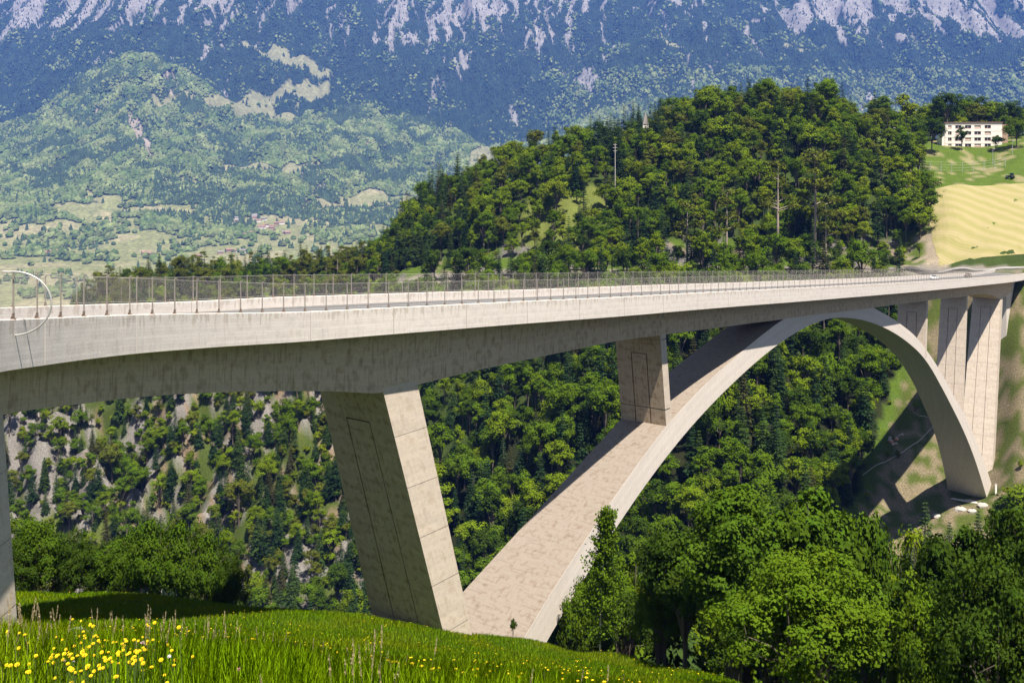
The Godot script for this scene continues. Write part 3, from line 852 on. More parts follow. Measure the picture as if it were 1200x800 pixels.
func grow_woods():
	var r := RandomNumberGenerator.new()
	r.seed = 77
	var lanes := rev(LANE)
	var step := 6.1
	var d := 100.0
	while d < 700.0:
		var x0 := (-170.0 - 600.0) / F * d
		var x1 := (1330.0 - 600.0) / F * d
		var x := x0
		while x < x1:
			var xx := x + r.randf_range(-0.5, 0.5) * step
			var dd := d + r.randf_range(-0.5, 0.5) * step
			x += step
			var px := column(xx, dd)
			var e := edge_at(px)
			var pick := r.randf()
			var pick2 := r.randf()
			if dd < e + 9.0: continue
			if px < 520.0 and dd < 150.0: continue
			if absf(dd - flat(lanes, px)) < 8.5: continue
			# deck line: clear the air under and beside the bridge
			var q := Vector2(xx, dd)
			var lat := q.dot(N2)
			var s := q.dot(U2)
			var y := ground(xx, dd)
			var near_bridge := absf(lat - MID) < 13.0 and s > 60.0 and s < 470.0
			var kind := "broadleaf_tree"
			var tone := "mid"
			var size := r.randf_range(0.8, 1.5)
			var place := "gorge"
			var mixn := n_b.get_noise_2d(xx * 1.6 + 300.0, dd * 1.6)
			var con := 0.22 + mixn * 0.7
			if px > 1090.0 + n_c.get_noise_2d(dd * 2.0, 5.0) * 12.0 and dd > 405.0 and dd < 496.0: continue
			if px > 1078.0 and dd >= 496.0 and dd < 585.0: continue
			var bare := px > lerpf(968.0, 1072.0, (dd - 300.0) / 120.0) and dd > 292.0 and dd < 430.0
			if bare:
				if px > 1165.0:
					if pick > 0.5: continue
					kind = "shrub"
				else:
					if pick > 0.13: continue
					kind = "shrub"
				size = r.randf_range(0.25, 0.8) if px < 1165.0 else r.randf_range(0.5, 1.2)
				if near_bridge and px > 1090.0: continue
			elif dd < flat(lanes, px) or (px < 440.0 and dd < 470.0):
				if px < 440.0 and dd > 395.0:
					place = "cliff"
				tone = "mid" if pick2 < 0.5 else "fresh" if pick2 < 0.78 else "dark"
				con = 0.26 + mixn * 0.8
			if px < 440.0 and dd > 385.0 and dd < 562.0:
				place = "cliff"
				var open := n_c.get_noise_2d(px * 0.55, dd * 0.12) + n_b.get_noise_2d(xx * 2.0, dd * 2.0) * 0.5
				var lim := 0.40 if px > 120.0 else 0.06
				if open > lim and pick < 0.88: continue
				con = 0.38 + mixn * 0.7
				size *= 0.80
				tone = "mid" if pick2 < 0.5 else "fresh" if pick2 < 0.75 else "olive"
			elif px < 440.0 and dd >= 562.0:
				if px < 84.0 or dd > 640.0: continue
				place = "terrace"
				con = 0.62
				size = r.randf_range(0.95, 1.35) * lerpf(0.75, 1.0, clampf((px - 84.0) / 200.0, 0, 1))
				tone = "olive" if pick2 < 0.55 else "mid"
			elif dd > flat(lanes, px) and not bare:
				place = "hill"
				tone = "mid" if pick2 < 0.34 else "fresh" if pick2 < 0.70 else "olive" if pick2 < 0.80 else "dark" if pick2 < 0.87 else "yellow"
				var up := clampf((dd - flat(lanes, px)) / 100.0, 0.0, 1.0)
				con = 0.14 + mixn * 0.9
				size *= 0.97
				if px > 690.0 and px < 780.0 and dd > 560.0: con = 0.75
				if px < 560.0: con = 0.55
				if px > 1060.0 and dd < 496.0: con = 0.1
				if up < 0.22:
					if pick < 0.36: continue
					if pick < 0.74: kind = "shrub"
					size *= 0.62 if kind != "shrub" else 1.1
				# open meadow patches on the hill
				if px > 664.0 and px < 714.0 and dd > 512.0 and dd < 552.0 and pick < 0.84: continue
				if px > 612.0 and px < 650.0 and dd > 515.0 and dd < 560.0 and pick < 0.6: continue
				if px > 1000.0 and px < 1080.0 and dd > 545.0 and pick < 0.75: continue
				if dd > 640.0: continue
				if ((px > 764.0 and px < 828.0) or (px > 900.0 and px < 958.0)) and dd < flat(lanes, px) + 26.0 and pick < 0.8: continue
			if kind != "shrub" and r.randf() < con:
				kind = "conifer_tree"
				tone = "spruce" if r.randf() < 0.55 else "fir" if r.randf() < 0.85 else "brown"
				size = size * 0.92
			if kind == "shrub": tone = ["fresh", "yellow", "yellow", "olive"][r.randi() % 4]
			if place == "terrace" and kind == "conifer_tree" and r.randf() < 0.5: kind = "pine_tree"
			if place == "terrace" and kind == "pine_tree": tone = "olive"
			var vi := r.randi() % int(KIND[kind].size())
			if kind == "broadleaf_tree": size *= r.randf_range(0.8, 1.15)
			var tall: float = KIND[kind][vi][2] * size
			if near_bridge and not bare:
				if s < 86.0 or s > 364.0 or y + tall > table(ARCH_LOW, clampf(s, 97.0, 357.0)) - 5.0: continue
			# keep sight lines of the meadow side free
			if dd < 200.0 and px < 690.0 and 200.0 - F * (y + tall) / dd < 700.0: continue
			waiting.append({"k": kind, "v": vi, "t": tone, "p": Vector3(xx, y - 0.2, -dd), "s": Vector3(size * r.randf_range(0.92, 1.15), size, size * r.randf_range(0.92, 1.15)), "a": r.randf() * TAU, "h": tall, "w": place, "px": px, "d": dd, "c": r.randf_range(0.8, 1.22)})
		d += step
	# low growth that fills the ledges of the cliff
	for i in 1300:
		var dd := r.randf_range(392.0, 560.0)
		var px := r.randf_range(20.0, 445.0)
		var xx := (px - 600.0) / F * dd
		if n_c.get_noise_2d(px * 0.9 + 40.0, dd * 0.25) > 0.16: continue
		var kind := "shrub" if r.randf() < 0.6 else "conifer_tree" if r.randf() < 0.5 else "broadleaf_tree"
		var size := r.randf_range(0.8, 1.5) if kind == "shrub" else r.randf_range(0.45, 0.75)
		var vi := r.randi() % int(KIND[kind].size())
		var tone: String = ["fresh", "mid", "olive", "yellow"][r.randi() % 4] if kind != "conifer_tree" else "fir"
		waiting.append({"k": kind, "v": vi, "t": tone, "p": Vector3(xx, ground(xx, dd) - 0.2, -dd), "s": Vector3(size, size, size), "a": r.randf() * TAU, "h": KIND[kind][vi][2] * size, "w": "cliff", "px": px, "d": dd, "c": r.randf_range(0.8, 1.22)})
	# who shows most: nearest first over a coarse screen grid
	waiting.sort_custom(func(a, b): return a.d < b.d)
	var seen := PackedByteArray()
	seen.resize(150 * 100)
	for s in range(20, 412, 2):
		for lat in [DECK_NEAR]:
			var top := bp(s, lat, deck_y(s))
			var low := bp(s, MID - 4.0, table(SOFFIT_Y, s))
			var cx := int((600.0 + F * top.x / -top.z) / 8.0)
			for cy in range(int((ROW0 - F * top.y / -top.z) / 8.0), int((ROW0 - F * low.y / -low.z) / 8.0)):
				if cx >= 0 and cx < 150 and cy >= 0 and cy < 100: seen[cy * 150 + cx] = 1
	for w in waiting:
		var top: float = ROW0 - F * (w.p.y + w.h) / w.d
		var low: float = ROW0 - F * (w.p.y + w.h * 0.12) / w.d
		var wide: float = F * w.h * (0.15 if w.k == "conifer_tree" else 0.28) / w.d
		var score := 0
		for cy in range(int(top / 8.0), int(low / 8.0) + 1):
			for cx in range(int((w.px - wide) / 8.0), int((w.px + wide) / 8.0) + 1):
				if cx >= 0 and cx < 150 and cy >= 0 and cy < 100:
					var i := cy * 150 + cx
					if seen[i] == 0:
						score += 1
						seen[i] = 1
		w.score = score
	var order := waiting.duplicate()
	order.sort_custom(func(a, b): return a.score > b.score)
	var count := {}
	var label := {
		"gorge/broadleaf_tree": ["leafy tree in the dense wood on the gorge side under the arch", "leafy trees on the gorge side"],
		"gorge/conifer_tree": ["dark conifer among leafy trees on the gorge side under the arch", "conifers on the gorge side"],
		"gorge/shrub": ["low green bush on the bare grassy slope by the far arch foot", "bushes on the bare slope"],
		"cliff/broadleaf_tree": ["small leafy tree clinging to the pale rocky cliff below the deck", "leafy trees on the rocky cliff"],
		"cliff/conifer_tree": ["small dark conifer clinging to the pale rocky cliff below the deck", "conifers on the rocky cliff"],
		"terrace/broadleaf_tree": ["olive green tree in the row rising above the far parapet", "leafy trees above the parapet"],
		"terrace/conifer_tree": ["dark conifer in the row rising above the far parapet", "conifers above the parapet"],
		"terrace/pine_tree": ["pine tree in the row rising above the far parapet", "pines above the parapet"],
		"hill/broadleaf_tree": ["leafy tree in the mixed wood covering the hill behind the bridge", "leafy trees on the hill"],
		"hill/conifer_tree": ["dark conifer in the mixed wood covering the hill behind the bridge", "conifers on the hill"],
		"hill/shrub": ["green bush on the lower hillside just above the bridge deck", "bushes on the lower hillside"]}
	for w in order:
		count[w.k] = count.get(w.k, 0) + 1
		w.single = w.score > 0 and count[w.k] <= 280
	var bulk := {}
	for w in waiting:
		if w.single:
			var l: Array = label.get("%s/%s" % [w.w, w.k], ["tree in the woods around the gorge", "trees around the gorge"])
			var row: float = ROW0 - F * (w.p.y + w.h * 0.7) / w.d
			var spot: String = ""
			if w.w == "gorge": spot = "on the bare slope by the far arch foot" if w.k == "shrub" else "between slanted pier and arch" if w.px < 720.0 and row < 700.0 - (w.px - 540.0) * 1.1 else "right under the crown of the arch" if w.px > 860.0 else "below the near half of the arch"
			elif w.w == "cliff": spot = "on the rocky cliff next to the slanted pier" if w.px > 300.0 else "on the middle of the rocky cliff below the deck" if w.px > 140.0 else "on the bare rock face by the pale pier"
			elif w.w == "terrace": spot = "in the low row behind the far fence near the hoop" if w.px < 250.0 else "in the low row behind the far fence towards the hill"
			else: spot = "on the sinking end of the hill" if w.px < 640.0 else "around the power pole on the hill" if w.px < 780.0 else "on the hill top" if row < 150.0 else "in the steep wood above the deck's far half" if w.px < 1000.0 else "in the dark clump beside the hay field"
			if w.w == "hill" and w.k == "shrub": spot = "just behind the bridge fence, below the power pole" if w.px < 800.0 else "on the rock outcrop above the deck"
			var tint: String = {"dark": "dark green", "mid": "mid green", "fresh": "fresh green", "yellow": "bright yellow green", "olive": "olive green", "spruce": "blackish green", "fir": "deep green", "brown": "brownish green"}[w.t]
			l = ["%s %s %s" % [tint, {"broadleaf_tree": "leafy tree", "conifer_tree": "pointed conifer", "pine_tree": "pine", "shrub": "bush"}[w.k], spot], "%s %s" % [{"broadleaf_tree": "leafy trees", "conifer_tree": "conifers", "pine_tree": "pines", "shrub": "bushes"}[w.k], spot]]
			put_tree(w.k, w.v, w.t, w.p, w.s, w.a, l[0], l[1], "", "bush" if w.k == "shrub" else "tree")
		else:
			var key := "%s|%d" % [w.k, w.v]
			if not bulk.has(key): bulk[key] = [[], PackedColorArray()]
			bulk[key][0].append(Transform3D(Basis(Vector3.UP, w.a) * Basis.from_scale(w.s), w.p))
			var c: Color = LEAF[w.t][1]
			bulk[key][1].append(Color(c.r * w.c, c.g * w.c, c.b * w.c))
	var mass := Node3D.new()
	mass.name = "gorge_woodland"
	add_child(mass)
	tag(mass, "dense mixed woodland filling the gorge and covering the hill", "woodland", "", "stuff")
	for key in bulk:
		var k: PackedStringArray = key.split("|")
		var v: Array = KIND[k[0]][int(k[1])]
		scatter("crowns", v[0], M.leaves, bulk[key][0], bulk[key][1], mass)
		scatter("trunks", v[1], M.bark, bulk[key][0], PackedColorArray(), mass)
	print("trees ", waiting.size(), " ", count)

# ---------------------------------------------------------------- land
const FIELDS := {
	"plateau": [[175,5860],[230,6020],[300,6860],[360,7040],[388,7040],[385,6880],[350,6740],[345,6140],[320,6140],[300,6180],[260,5980],[215,5900],[178,5780]],
	"upper": [[270,7340],[330,7340],[390,7180],[385,7060],[330,7140],[300,7220]],
	"mid": [[262,5240],[300,5380],[340,5420],[383,5520],[380,5400],[350,5240],[335,5200],[320,5300],[262,5100]],
	"spur": [[548,5600],[570,6320],[598,6360],[590,5520],[560,5380]],
	"floor": [[-400,3600],[0,3640],[60,3600],[110,3820],[160,3860],[230,3760],[250,3980],[330,3920],[400,3800],[470,3900],[560,3860],[560,2300],[-400,2300]],
	"s1": [[95,4680],[130,4580],[162,4520],[150,4460],[100,4520]],
	"village": [[225,4180],[240,4460],[335,4580],[350,4780],[360,4860],[420,5000],[480,4880],[480,4240],[400,4360],[340,4180],[280,4300]],
	"s2": [[65,4420],[110,4400],[165,4300],[165,4200],[90,4260]],
	"s3": [[190,4860],[245,5000],[235,4880],[195,4780]],
	"v1": [[-10,4300],[60,4250],[120,4250],[215,4150],[230,3700],[-10,3700]],
	"v3": [[60,4500],[175,4480],[235,4560],[225,4380],[60,4330]],
	"v4": [[395,5050],[480,5150],[560,5100],[560,4700],[400,4780]],
	"v2": [[225,4120],[330,4200],[420,4250],[480,4400],[560,4400],[560,3700],[225,3700]],
	"s4": [[195,4040],[300,4240],[320,4020],[240,3880]],
	"s5": [[770,7540],[800,7200],[815,7080],[780,7120]],
	"s6": [[920,7200],[945,7120],[940,7060],[915,7140]]}
const WOODS := [[[322,6840],[338,6880],[347,6820],[345,6480],[323,6440]], [[330,4800],[360,4760],[470,4760],[470,4480],[400,4540],[330,4580]]]
const SCARS := [[[149,5740],[158,5700],[170,5460],[180,5220],[174,5140],[160,5380],[150,5620]], [[676,7120],[688,7160],[702,6940],[694,6760],[682,6880]]]
var polys := []
var wood_polys := []
var scar_polys := []
var cells := FastNoiseLite.new()

func to_poly(a: Array) -> PackedVector2Array:
	var p := PackedVector2Array()
	for q in a: p.append(Vector2(q[0], q[1] * 0.05))
	return p

func far_kind(px: float, d: float, h: float) -> int:
	# 0 wood, 1 field, 2 rock
	var x := (px - 600.0) / F * d
	var p := Vector2(px + n_c.get_noise_2d(x * 0.12, d * 0.12) * 5.0, (d + n_c.get_noise_2d(x * 0.1 + 50.0, d * 0.1) * 60.0) * 0.05)
	for q in scar_polys:
		if Geometry2D.is_point_in_polygon(p, q): return 2
	for q in wood_polys:
		if Geometry2D.is_point_in_polygon(p, q): return 0
	for q in polys:
		if Geometry2D.is_point_in_polygon(p, q): return 1
	if d < 3500.0: return 1
	var st := n_c.get_noise_2d(x * 0.17 + n_b.get_noise_2d(x * 0.1, d * 0.1) * 12.0, d * 0.020) * 0.85 + n_b.get_noise_2d(x * 0.06, d * 0.03) * 0.50
	var lim := 0.56
	lim -= smoothstep(650.0, 1300.0, h) * 0.30
	if px < 280.0 and d > 6500.0: lim -= smoothstep(900.0, 1250.0, h) * 0.40
	if px > 455.0 and px < 650.0 and d > 6500.0: lim -= 0.22 * smoothstep(420.0, 800.0, h)
	if px > 930.0: lim -= smoothstep(820.0, 1250.0, h) * 0.50
	if d < 6500.0 and h > 150.0: lim -= 0.04
	return 2 if st > lim else 0

func far_color(px: float, d: float, h: float) -> Color:
	var x := (px - 600.0) / F * d
	var k := far_kind(px, d, h)
	var v := 1.0 + n_c.get_noise_2d(x * 0.2, d * 0.2) * 0.22
	if k == 1:
		var c := cells.get_noise_2d(x, d)
		var g := Color(0.245, 0.255, 0.105).lerp(Color(0.33, 0.30, 0.16), clampf(c * 0.9 + 0.2, 0, 1)) if d < 5200.0 else Color(0.27, 0.265, 0.135)
		return Color(g.r * v, g.g * v, g.b * v)
	if k == 2:
		var q := Color(0.31, 0.29, 0.265) if d > 6400.0 else Color(0.33, 0.28, 0.22)
		return Color(q.r * v, q.g * v, q.b * v)
	return Color(0.035 * v, 0.050 * v, 0.020 * v)

func near_color(px: float, d: float, x: float, y: float, steep: float) -> Color:
	var a := n_c.get_noise_2d(x * 2.2, d * 2.2)
	var b := n_b.get_noise_2d(x * 2.0, d * 2.0)
	var v := 1.0 + a * 0.25
	var e := edge_at(px)
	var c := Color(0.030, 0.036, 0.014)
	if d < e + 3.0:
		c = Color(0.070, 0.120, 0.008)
	elif px < 436.0 and d > 380.0 and d < 546.0:
		var k := n_c.get_noise_2d(x * 0.9, y * 0.35) + a * 0.4
		var k2 := n_c.get_noise_2d(x * 4.0, y * 1.2)
		c = Color(0.30, 0.28, 0.255).lerp(Color(0.19, 0.175, 0.15), clampf(k2 * 2.0 + 0.3, 0, 1)) if k > 0.02 or px < 95.0 else Color(0.29, 0.215, 0.14) if k > -0.12 else Color(0.09, 0.125, 0.025)
		if b > 0.34: c = Color(0.12, 0.15, 0.035)
	elif px > lerpf(968.0, 1072.0, (d - 300.0) / 120.0) and d > 285.0 and d < 412.0:
		var k := a + b * 0.8 + n_c.get_noise_2d(x * 5.0, d * 5.0) * 0.5
		c = Color(0.25, 0.205, 0.125) if k > 0.02 else Color(0.105, 0.135, 0.028)
		if px < lerpf(968.0, 1072.0, (d - 300.0) / 120.0) + 16.0: c = Color(0.10, 0.16, 0.022)
	elif d > 400.0:
		var lane := flat(rev(LANE), px)
		c = Color(0.060, 0.090, 0.020)
		if absf(d - lane) < 5.5: c = Color(0.28, 0.25, 0.20)
		elif d > lane and d < lane + 30.0 and px < 1110.0:
			var k := n_c.get_noise_2d(x * 1.1, y * 0.8) + b * 0.5
			c = Color(0.17, 0.16, 0.145) if k > 0.05 else Color(0.27, 0.215, 0.15) if k > -0.04 else Color(0.10, 0.155, 0.020)
			if px > 1060.0: c = Color(0.42, 0.35, 0.25) if k > -0.1 else Color(0.13, 0.18, 0.03)
		elif d > 500.0 and d < 560.0 and px > 610.0 and px < 720.0: c = Color(0.17, 0.20, 0.045)
		elif px > 1060.0 and d > 440.0: c = Color(0.11, 0.17, 0.022) if a + b < 0.35 else Color(0.30, 0.27, 0.13)
		elif d > 545.0 and px > 990.0: c = Color(0.14, 0.19, 0.035)
	return Color(c.r * v, c.g * v, c.b * v)

func grid_mesh(nx: int, nd: int, at: Callable, tint: Callable) -> ArrayMesh:
	var b := Build.new()
	b.v.resize(nx * nd)
	b.n.resize(nx * nd)
	b.c.resize(nx * nd)
	for j in nd:
		for i in nx: b.v[j * nx + i] = at.call(i, j)
	for j in nd:
		for i in nx:
			var k := j * nx + i
			var dx := b.v[j * nx + mini(i + 1, nx - 1)] - b.v[j * nx + maxi(i - 1, 0)]
			var dz := b.v[mini(j + 1, nd - 1) * nx + i] - b.v[maxi(j - 1, 0) * nx + i]
			var nn := dx.cross(dz).normalized()
			if nn.y < 0.0: nn = -nn
			b.n[k] = nn
			b.c[k] = tint.call(b.v[k], nn)
			if i < nx - 1 and j < nd - 1: b.ix.append_array([k, k + nx, k + 1, k + 1, k + nx, k + nx + 1])
	return b.mesh()

func soil(scale: float, low: float, bump: float) -> StandardMaterial3D:
	var n := FastNoiseLite.new()
	n.seed = 5
	n.frequency = 0.02
	n.fractal_octaves = 5
	var t := NoiseTexture2D.new()
	t.width = 512
	t.height = 512
	t.seamless = true
	t.noise = n
	var g := Gradient.new()
	g.set_color(0, Color(low, low, low))
	g.set_color(1, Color(1, 1, 1))
	t.color_ramp = g
	var m := StandardMaterial3D.new()
	m.vertex_color_use_as_albedo = true
	m.roughness = 0.95
	m.metallic_specular = 0.2
	m.albedo_texture = t
	m.uv1_triplanar = true
	m.uv1_world_triplanar = true
	m.uv1_scale = Vector3.ONE * scale
	m.heightmap_enabled = bump > 0.0
	m.heightmap_texture = t
	m.heightmap_scale = bump
	return m

func build_land():
	var t0 := grid_mesh(181, 111, func(i, j): return on_ground(i - 90.0, j * 1.0 - 50.0), func(v, n): return near_color(column(v.x, -v.z), -v.z, v.x, v.y, n.y))
	var o := part("meadow_ground", t0, soil(0.5, 0.55, 4.0), self)
	tag(o, "green meadow ground sloping down to the bridge", "", "", "structure")
	var rows := []
	var d := 58.5
	while d < 716.0:
		rows.append(d)
		d += maxf(1.3, d * 0.0085)
	var t1 := grid_mesh(415, rows.size(), func(i, j):
		var dd: float = rows[j]
		var px: float = -900.0 + 7.0 * i
		var x: float = (px - 600.0) / F * dd
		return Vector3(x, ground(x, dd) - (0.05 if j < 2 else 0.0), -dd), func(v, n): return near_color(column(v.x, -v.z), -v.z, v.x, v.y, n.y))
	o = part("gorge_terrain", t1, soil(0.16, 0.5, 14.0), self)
	tag(o, "gorge walls and wooded hill ground", "", "", "structure")
	rows = []
	d = 690.0
	while d < 2300.0:
		rows.append(d)
		d += 60.0
	while d < 9300.0:
		rows.append(d)
		d += 26.0
	var t2 := grid_mesh(501, rows.size(), func(i, j):
		var dd: float = rows[j]
		var px: float = -400.0 + 4.0 * i
		return Vector3((px - 600.0) / F * dd, far_ground(px, dd), -dd), func(v, n): return far_color(column(v.x, -v.z), -v.z, v.y))
	o = part("valley_and_mountains", t2, soil(0.004, 0.6, 0.0), self)
	tag(o, "broad valley floor and hazy forested mountains", "", "", "structure")

func grow_far():
	var r := RandomNumberGenerator.new()
	r.seed = 909
	var lumps := [[[], PackedColorArray()], [[], PackedColorArray()], [[], PackedColorArray()], [[], PackedColorArray()]]
	var d := 2500.0
	while d < 8700.0:
		var far := d > 6500.0
		var step := 15.0 if far else 11.5
		var px := -60.0
		var px1 := 700.0 if d < 5900.0 else 1260.0
		var dpx := step / d * F
		while px < px1:
			var p := px + r.randf_range(-0.5, 0.5) * dpx
			var dd := d + r.randf_range(-0.5, 0.5) * step
			px += dpx
			if p > 480.0 and dd < 4300.0: continue
			var base := lookup(far_grid, far_ds, FX0, FXS, FXN, p, dd)
			if ROW0 - F * base / dd < -60.0: continue
			var h := far_ground(p, dd)
			var k := far_kind(p, dd, h)
			var x := (p - 600.0) / F * dd
			if k == 1:
				var hedge := n_c.get_noise_2d(x * 0.35, dd * 0.18) + n_b.get_noise_2d(x * 0.10, dd * 0.05) * 0.6
				if dd < 5000.0 and dd > 2500.0:
					if hedge < (0.34 if dd > 3850.0 else 0.50) or r.randf() < 0.2: continue
				elif r.randf() > 0.012: continue
			elif k == 2:
				if r.randf() > 0.16: continue
			elif n_c.get_noise_2d(x * 0.25 + 20.0, dd * 0.25) > 0.42 and r.randf() < 0.5: continue
			var mixn := n_b.get_noise_2d(x * 0.12 + 70.0, dd * 0.12)
			var pc := 0.32 + mixn * 1.6
			if dd > 6400.0: pc = 0.96 + mixn * 0.6 - (0.40 if p > 640.0 and h < 700.0 else 0.0)
			if k == 1 or dd < 4700.0: pc *= 0.4
			if dd > 4300.0 and dd < 4900.0 and p > 180.0 and p < 480.0: pc = 0.75
			var spire := r.randf() < pc
			var tall := r.randf_range(20.0, 34.0) if spire else r.randf_range(15.0, 25.0)
			if k == 2: tall *= 0.6
			var c := (Color(0.028, 0.048, 0.027) if dd > 6400.0 else Color(0.050, 0.078, 0.036)) if spire else Color(0.150, 0.175, 0.066).lerp(Color(0.070, 0.105, 0.030), clampf(0.55 + n_b.get_noise_2d(x * 0.2, dd * 0.2 + 40.0) * 1.0 + r.randf_range(-0.35, 0.35), 0.0, 1.0))
			var v := r.randf_range(0.82, 1.18) * (1.0 + n_c.get_noise_2d(x * 0.16 + 11.0, dd * 0.16) * 0.5)
			var i := (2 if spire else 0) + r.randi() % 2
			var w := tall * r.randf_range(0.9, 1.25) * (1.0 if spire else 1.15)
			lumps[i][0].append(Transform3D(Basis(Vector3.UP, r.randf() * TAU) * Basis.from_scale(Vector3(w, tall, w)), Vector3(x, h - 1.0, -dd)))
			lumps[i][1].append(Color(c.r * v, c.g * v, c.b * v))
		d += step
	var mass := Node3D.new()
	mass.name = "mountain_forest"
	add_child(mass)
	tag(mass, "hazy blue green forest covering the valley sides and mountains", "forest", "", "stuff")
	for i in 4:
		print("far trees ", lumps[i][0].size())
		scatter("far_trees", make_far_lump(60 + i, i > 1), M.far_leaves, lumps[i][0], lumps[i][1], mass)

# ---------------------------------------------------------------- foreground
func grow_foreground():
	KIND.maple_tree = [
		make_broadleaf(101, 18.0, 5.4, 0.3, 185, 110, 0.36, 0.19) + [18.0],
		make_broadleaf(102, 17.0, 4.6, 0.3, 170, 110, 0.35, 0.20) + [17.0],
		make_broadleaf(103, 15.0, 5.2, 0.2, 180, 110, 0.34, 0.19) + [15.0]]
	KIND.hazel_bush = [
		make_broadleaf(111, 9.5, 5.4, 0.0, 300, 90, 0.23, 0.16, 5) + [9.5],
		make_broadleaf(112, 8.0, 4.0, 0.0, 190, 95, 0.22, 0.19, 5) + [8.0]]
	KIND.slim_tree = [make_broadleaf(121, 13.0, 2.7, 0.5, 100, 90, 0.26, 0.19, 2) + [13.0]]
	var list := [
		["hazel_bush", 0, "mid", 943, 62, 662, 112, "large rounded light green bush in front of the maples at the meadow corner", "round_bush"],
		["maple_tree", 0, "leafy", 858, 86, 558, 78, "broad leafy tree rising behind the rounded light green bush, nearest the birch side", "maple_tree"],
		["maple_tree", 1, "leafy", 945, 89, 540, 82, "tallest leafy tree rising directly behind the rounded light green bush", "maple_tree"],
		["maple_tree", 2, "leafy", 1022, 93, 566, 58, "leafy tree between the tallest maple and the dark trees by the picture edge", "maple_tree"],
		["maple_tree", 2, "dark", 802, 96, 600, 62, "dark green tree between the birch and the broad maples", "maple_tree"],
		["hazel_bush", 1, "mid", 776, 100, 668, 50, "dense green bush at the meadow edge right of the birch", "meadow_bush"],
		["maple_tree", 1, "dark", 1112, 84, 578, 66, "dark leafy tree below the far arch foot", "leafy_tree"],
		["maple_tree", 0, "dark", 1190, 80, 562, 60, "dark leafy tree cut by the picture edge below the tallest pier", "leafy_tree"],
		["hazel_bush", 1, "mid", 1082, 70, 690, 60, "dark bush beside the rounded light green bush", "meadow_bush"],
		["hazel_bush", 0, "dark", 1165, 60, 660, 92, "large dark bush in the bottom corner of the picture", "meadow_bush"],
		["slim_tree", 0, "mid", 736, 116, 628, 34, "slim green tree crowding close behind the birch", "slim_tree"],
		["slim_tree", 0, "yellow", 768, 112, 636, 27, "slim bright yellow green tree between birch and maples", "slim_tree"],
		["hazel_bush", 1, "mid", 690, 121, 676, 36, "leafy bush between the arch and the white birch stem", "meadow_bush"],
		["hazel_bush", 1, "dark", 730, 110, 690, 40, "low dark bush at the foot of the birch", "meadow_bush"],
		["hazel_bush", 1, "dark", 862, 84, 700, 60, "shaded bush under the maples beside the rounded bush", "meadow_bush"],
		["hazel_bush", 1, "mid", 1045, 104, 640, 46, "bush on the slope behind the dark trees", "meadow_bush"],
		["slim_tree", 0, "fresh", 1072, 100, 580, 40, "fresh green upright tree beside the dark leafy tree below the arch foot", "slim_tree"]]
	var row := [[34,108,606,44,0],[78,112,628,40,1],[112,113,642,36,1],[146,112,628,36,0],[178,112,608,40,2],[212,113,612,38,0],[246,114,624,34,2],[270,114,652,26,1],[8,106,640,40,1]]
	for q in row:
		list.append(["hazel_bush", [1, 0, 1][q[4]], "dark" if q[4] == 1 else "leafy", q[0], q[1], q[2], q[3], "dense dark green bush in the row along the meadow edge", "edge_bush"])
	for q in list:
		var d: float = q[4]
		var x: float = (q[3] - 600.0) / F * d
		var base := on_ground(x, d, 1.6 if q[8] == "edge_bush" else 0.3)
		var top: float = -(q[5] - ROW0) / F * d
		var v: Array = KIND[q[0]][q[1]]
		var sy: float = (top - base.y) / v[2]
		var wide: float = [5.9, 5.0, 5.7][q[1]] if q[0] == "maple_tree" else [5.8, 4.5][q[1]] if q[0] == "hazel_bush" else 3.1
		var sx: float = q[6] * d / F / wide
		put_tree(q[0], q[1], q[2], base, Vector3(sx, sy, sx), q[3] * 0.37, q[7], "bushes along the meadow edge" if q[8] == "edge_bush" else "", q[8], "bush" if "bush" in q[8] else "tree")
	# birch with a pale stem
	var bd := 105.0
	var bx := (703.0 - 600.0) / F * bd
	var foot := on_ground(bx, bd, 0.2)
	var birch := thing("birch_tree", "young birch with a thin white stem beside the arch", "tree", foot)
	var h: float = -(588.0 - ROW0) / F * bd - foot.y
	var st := Build.new()
	st.tube([Vector3(0, 0, 0), Vector3(0.1, h * 0.3, 0), Vector3(0.35, h * 0.62, 0), Vector3(1.0, h * 0.98, 0)], [0.11, 0.085, 0.06, 0.015], 8)
	part("stem", st.mesh(), M.birch, birch)
	var r := RandomNumberGenerator.new()
	r.seed = 5
	var cr := Build.new()
	var tw := Build.new()
	for i in 120:
		var k := pow(r.randf(), 0.8) * 0.9 + 0.1
		var a := r.randf() * TAU
		var reach := lerpf(3.6, 0.4, k) * r.randf_range(0.4, 1.15)
		var root := Vector3(0.9 * k * k, h * k * 0.94, 0)
		var end := root + Vector3(cos(a) * reach, reach * 0.75, sin(a) * reach)
		if r.randf() < 0.7: tw.tube([root, end], [0.03, 0.008], 4)
		for j in 60:
			var q := root.lerp(end, r.randf_range(0.25, 1.1)) + ball(r) * 0.8 * r.randf()
			var nn := (ball(r) + Vector3(0, 0.5, 0)).normalized()
			var v := r.randf_range(0.75, 1.25)
			cr.leaf(q, nn, nn.cross(ball(r)).normalized(), r.randf_range(0.22, 0.36), 0.38, nn, Color(v, v, v))
	part("twigs", tw.mesh(), M.bark, birch)
	part("crown", cr.mesh(), LEAF.mid[0], birch)
	# sapling at the arch foot
	var sx2 := (601.0 - 600.0) / F * 111.0
	var sap := put_tree("shrub", 1, "dark", on_ground(sx2, 111.0, 0.1), Vector3(0.22, 0.55, 0.22), 1.0, "small dark sapling in the grass at the foot of the arch", "", "sapling", "plant")
	sap.set_meta("category", "plant")

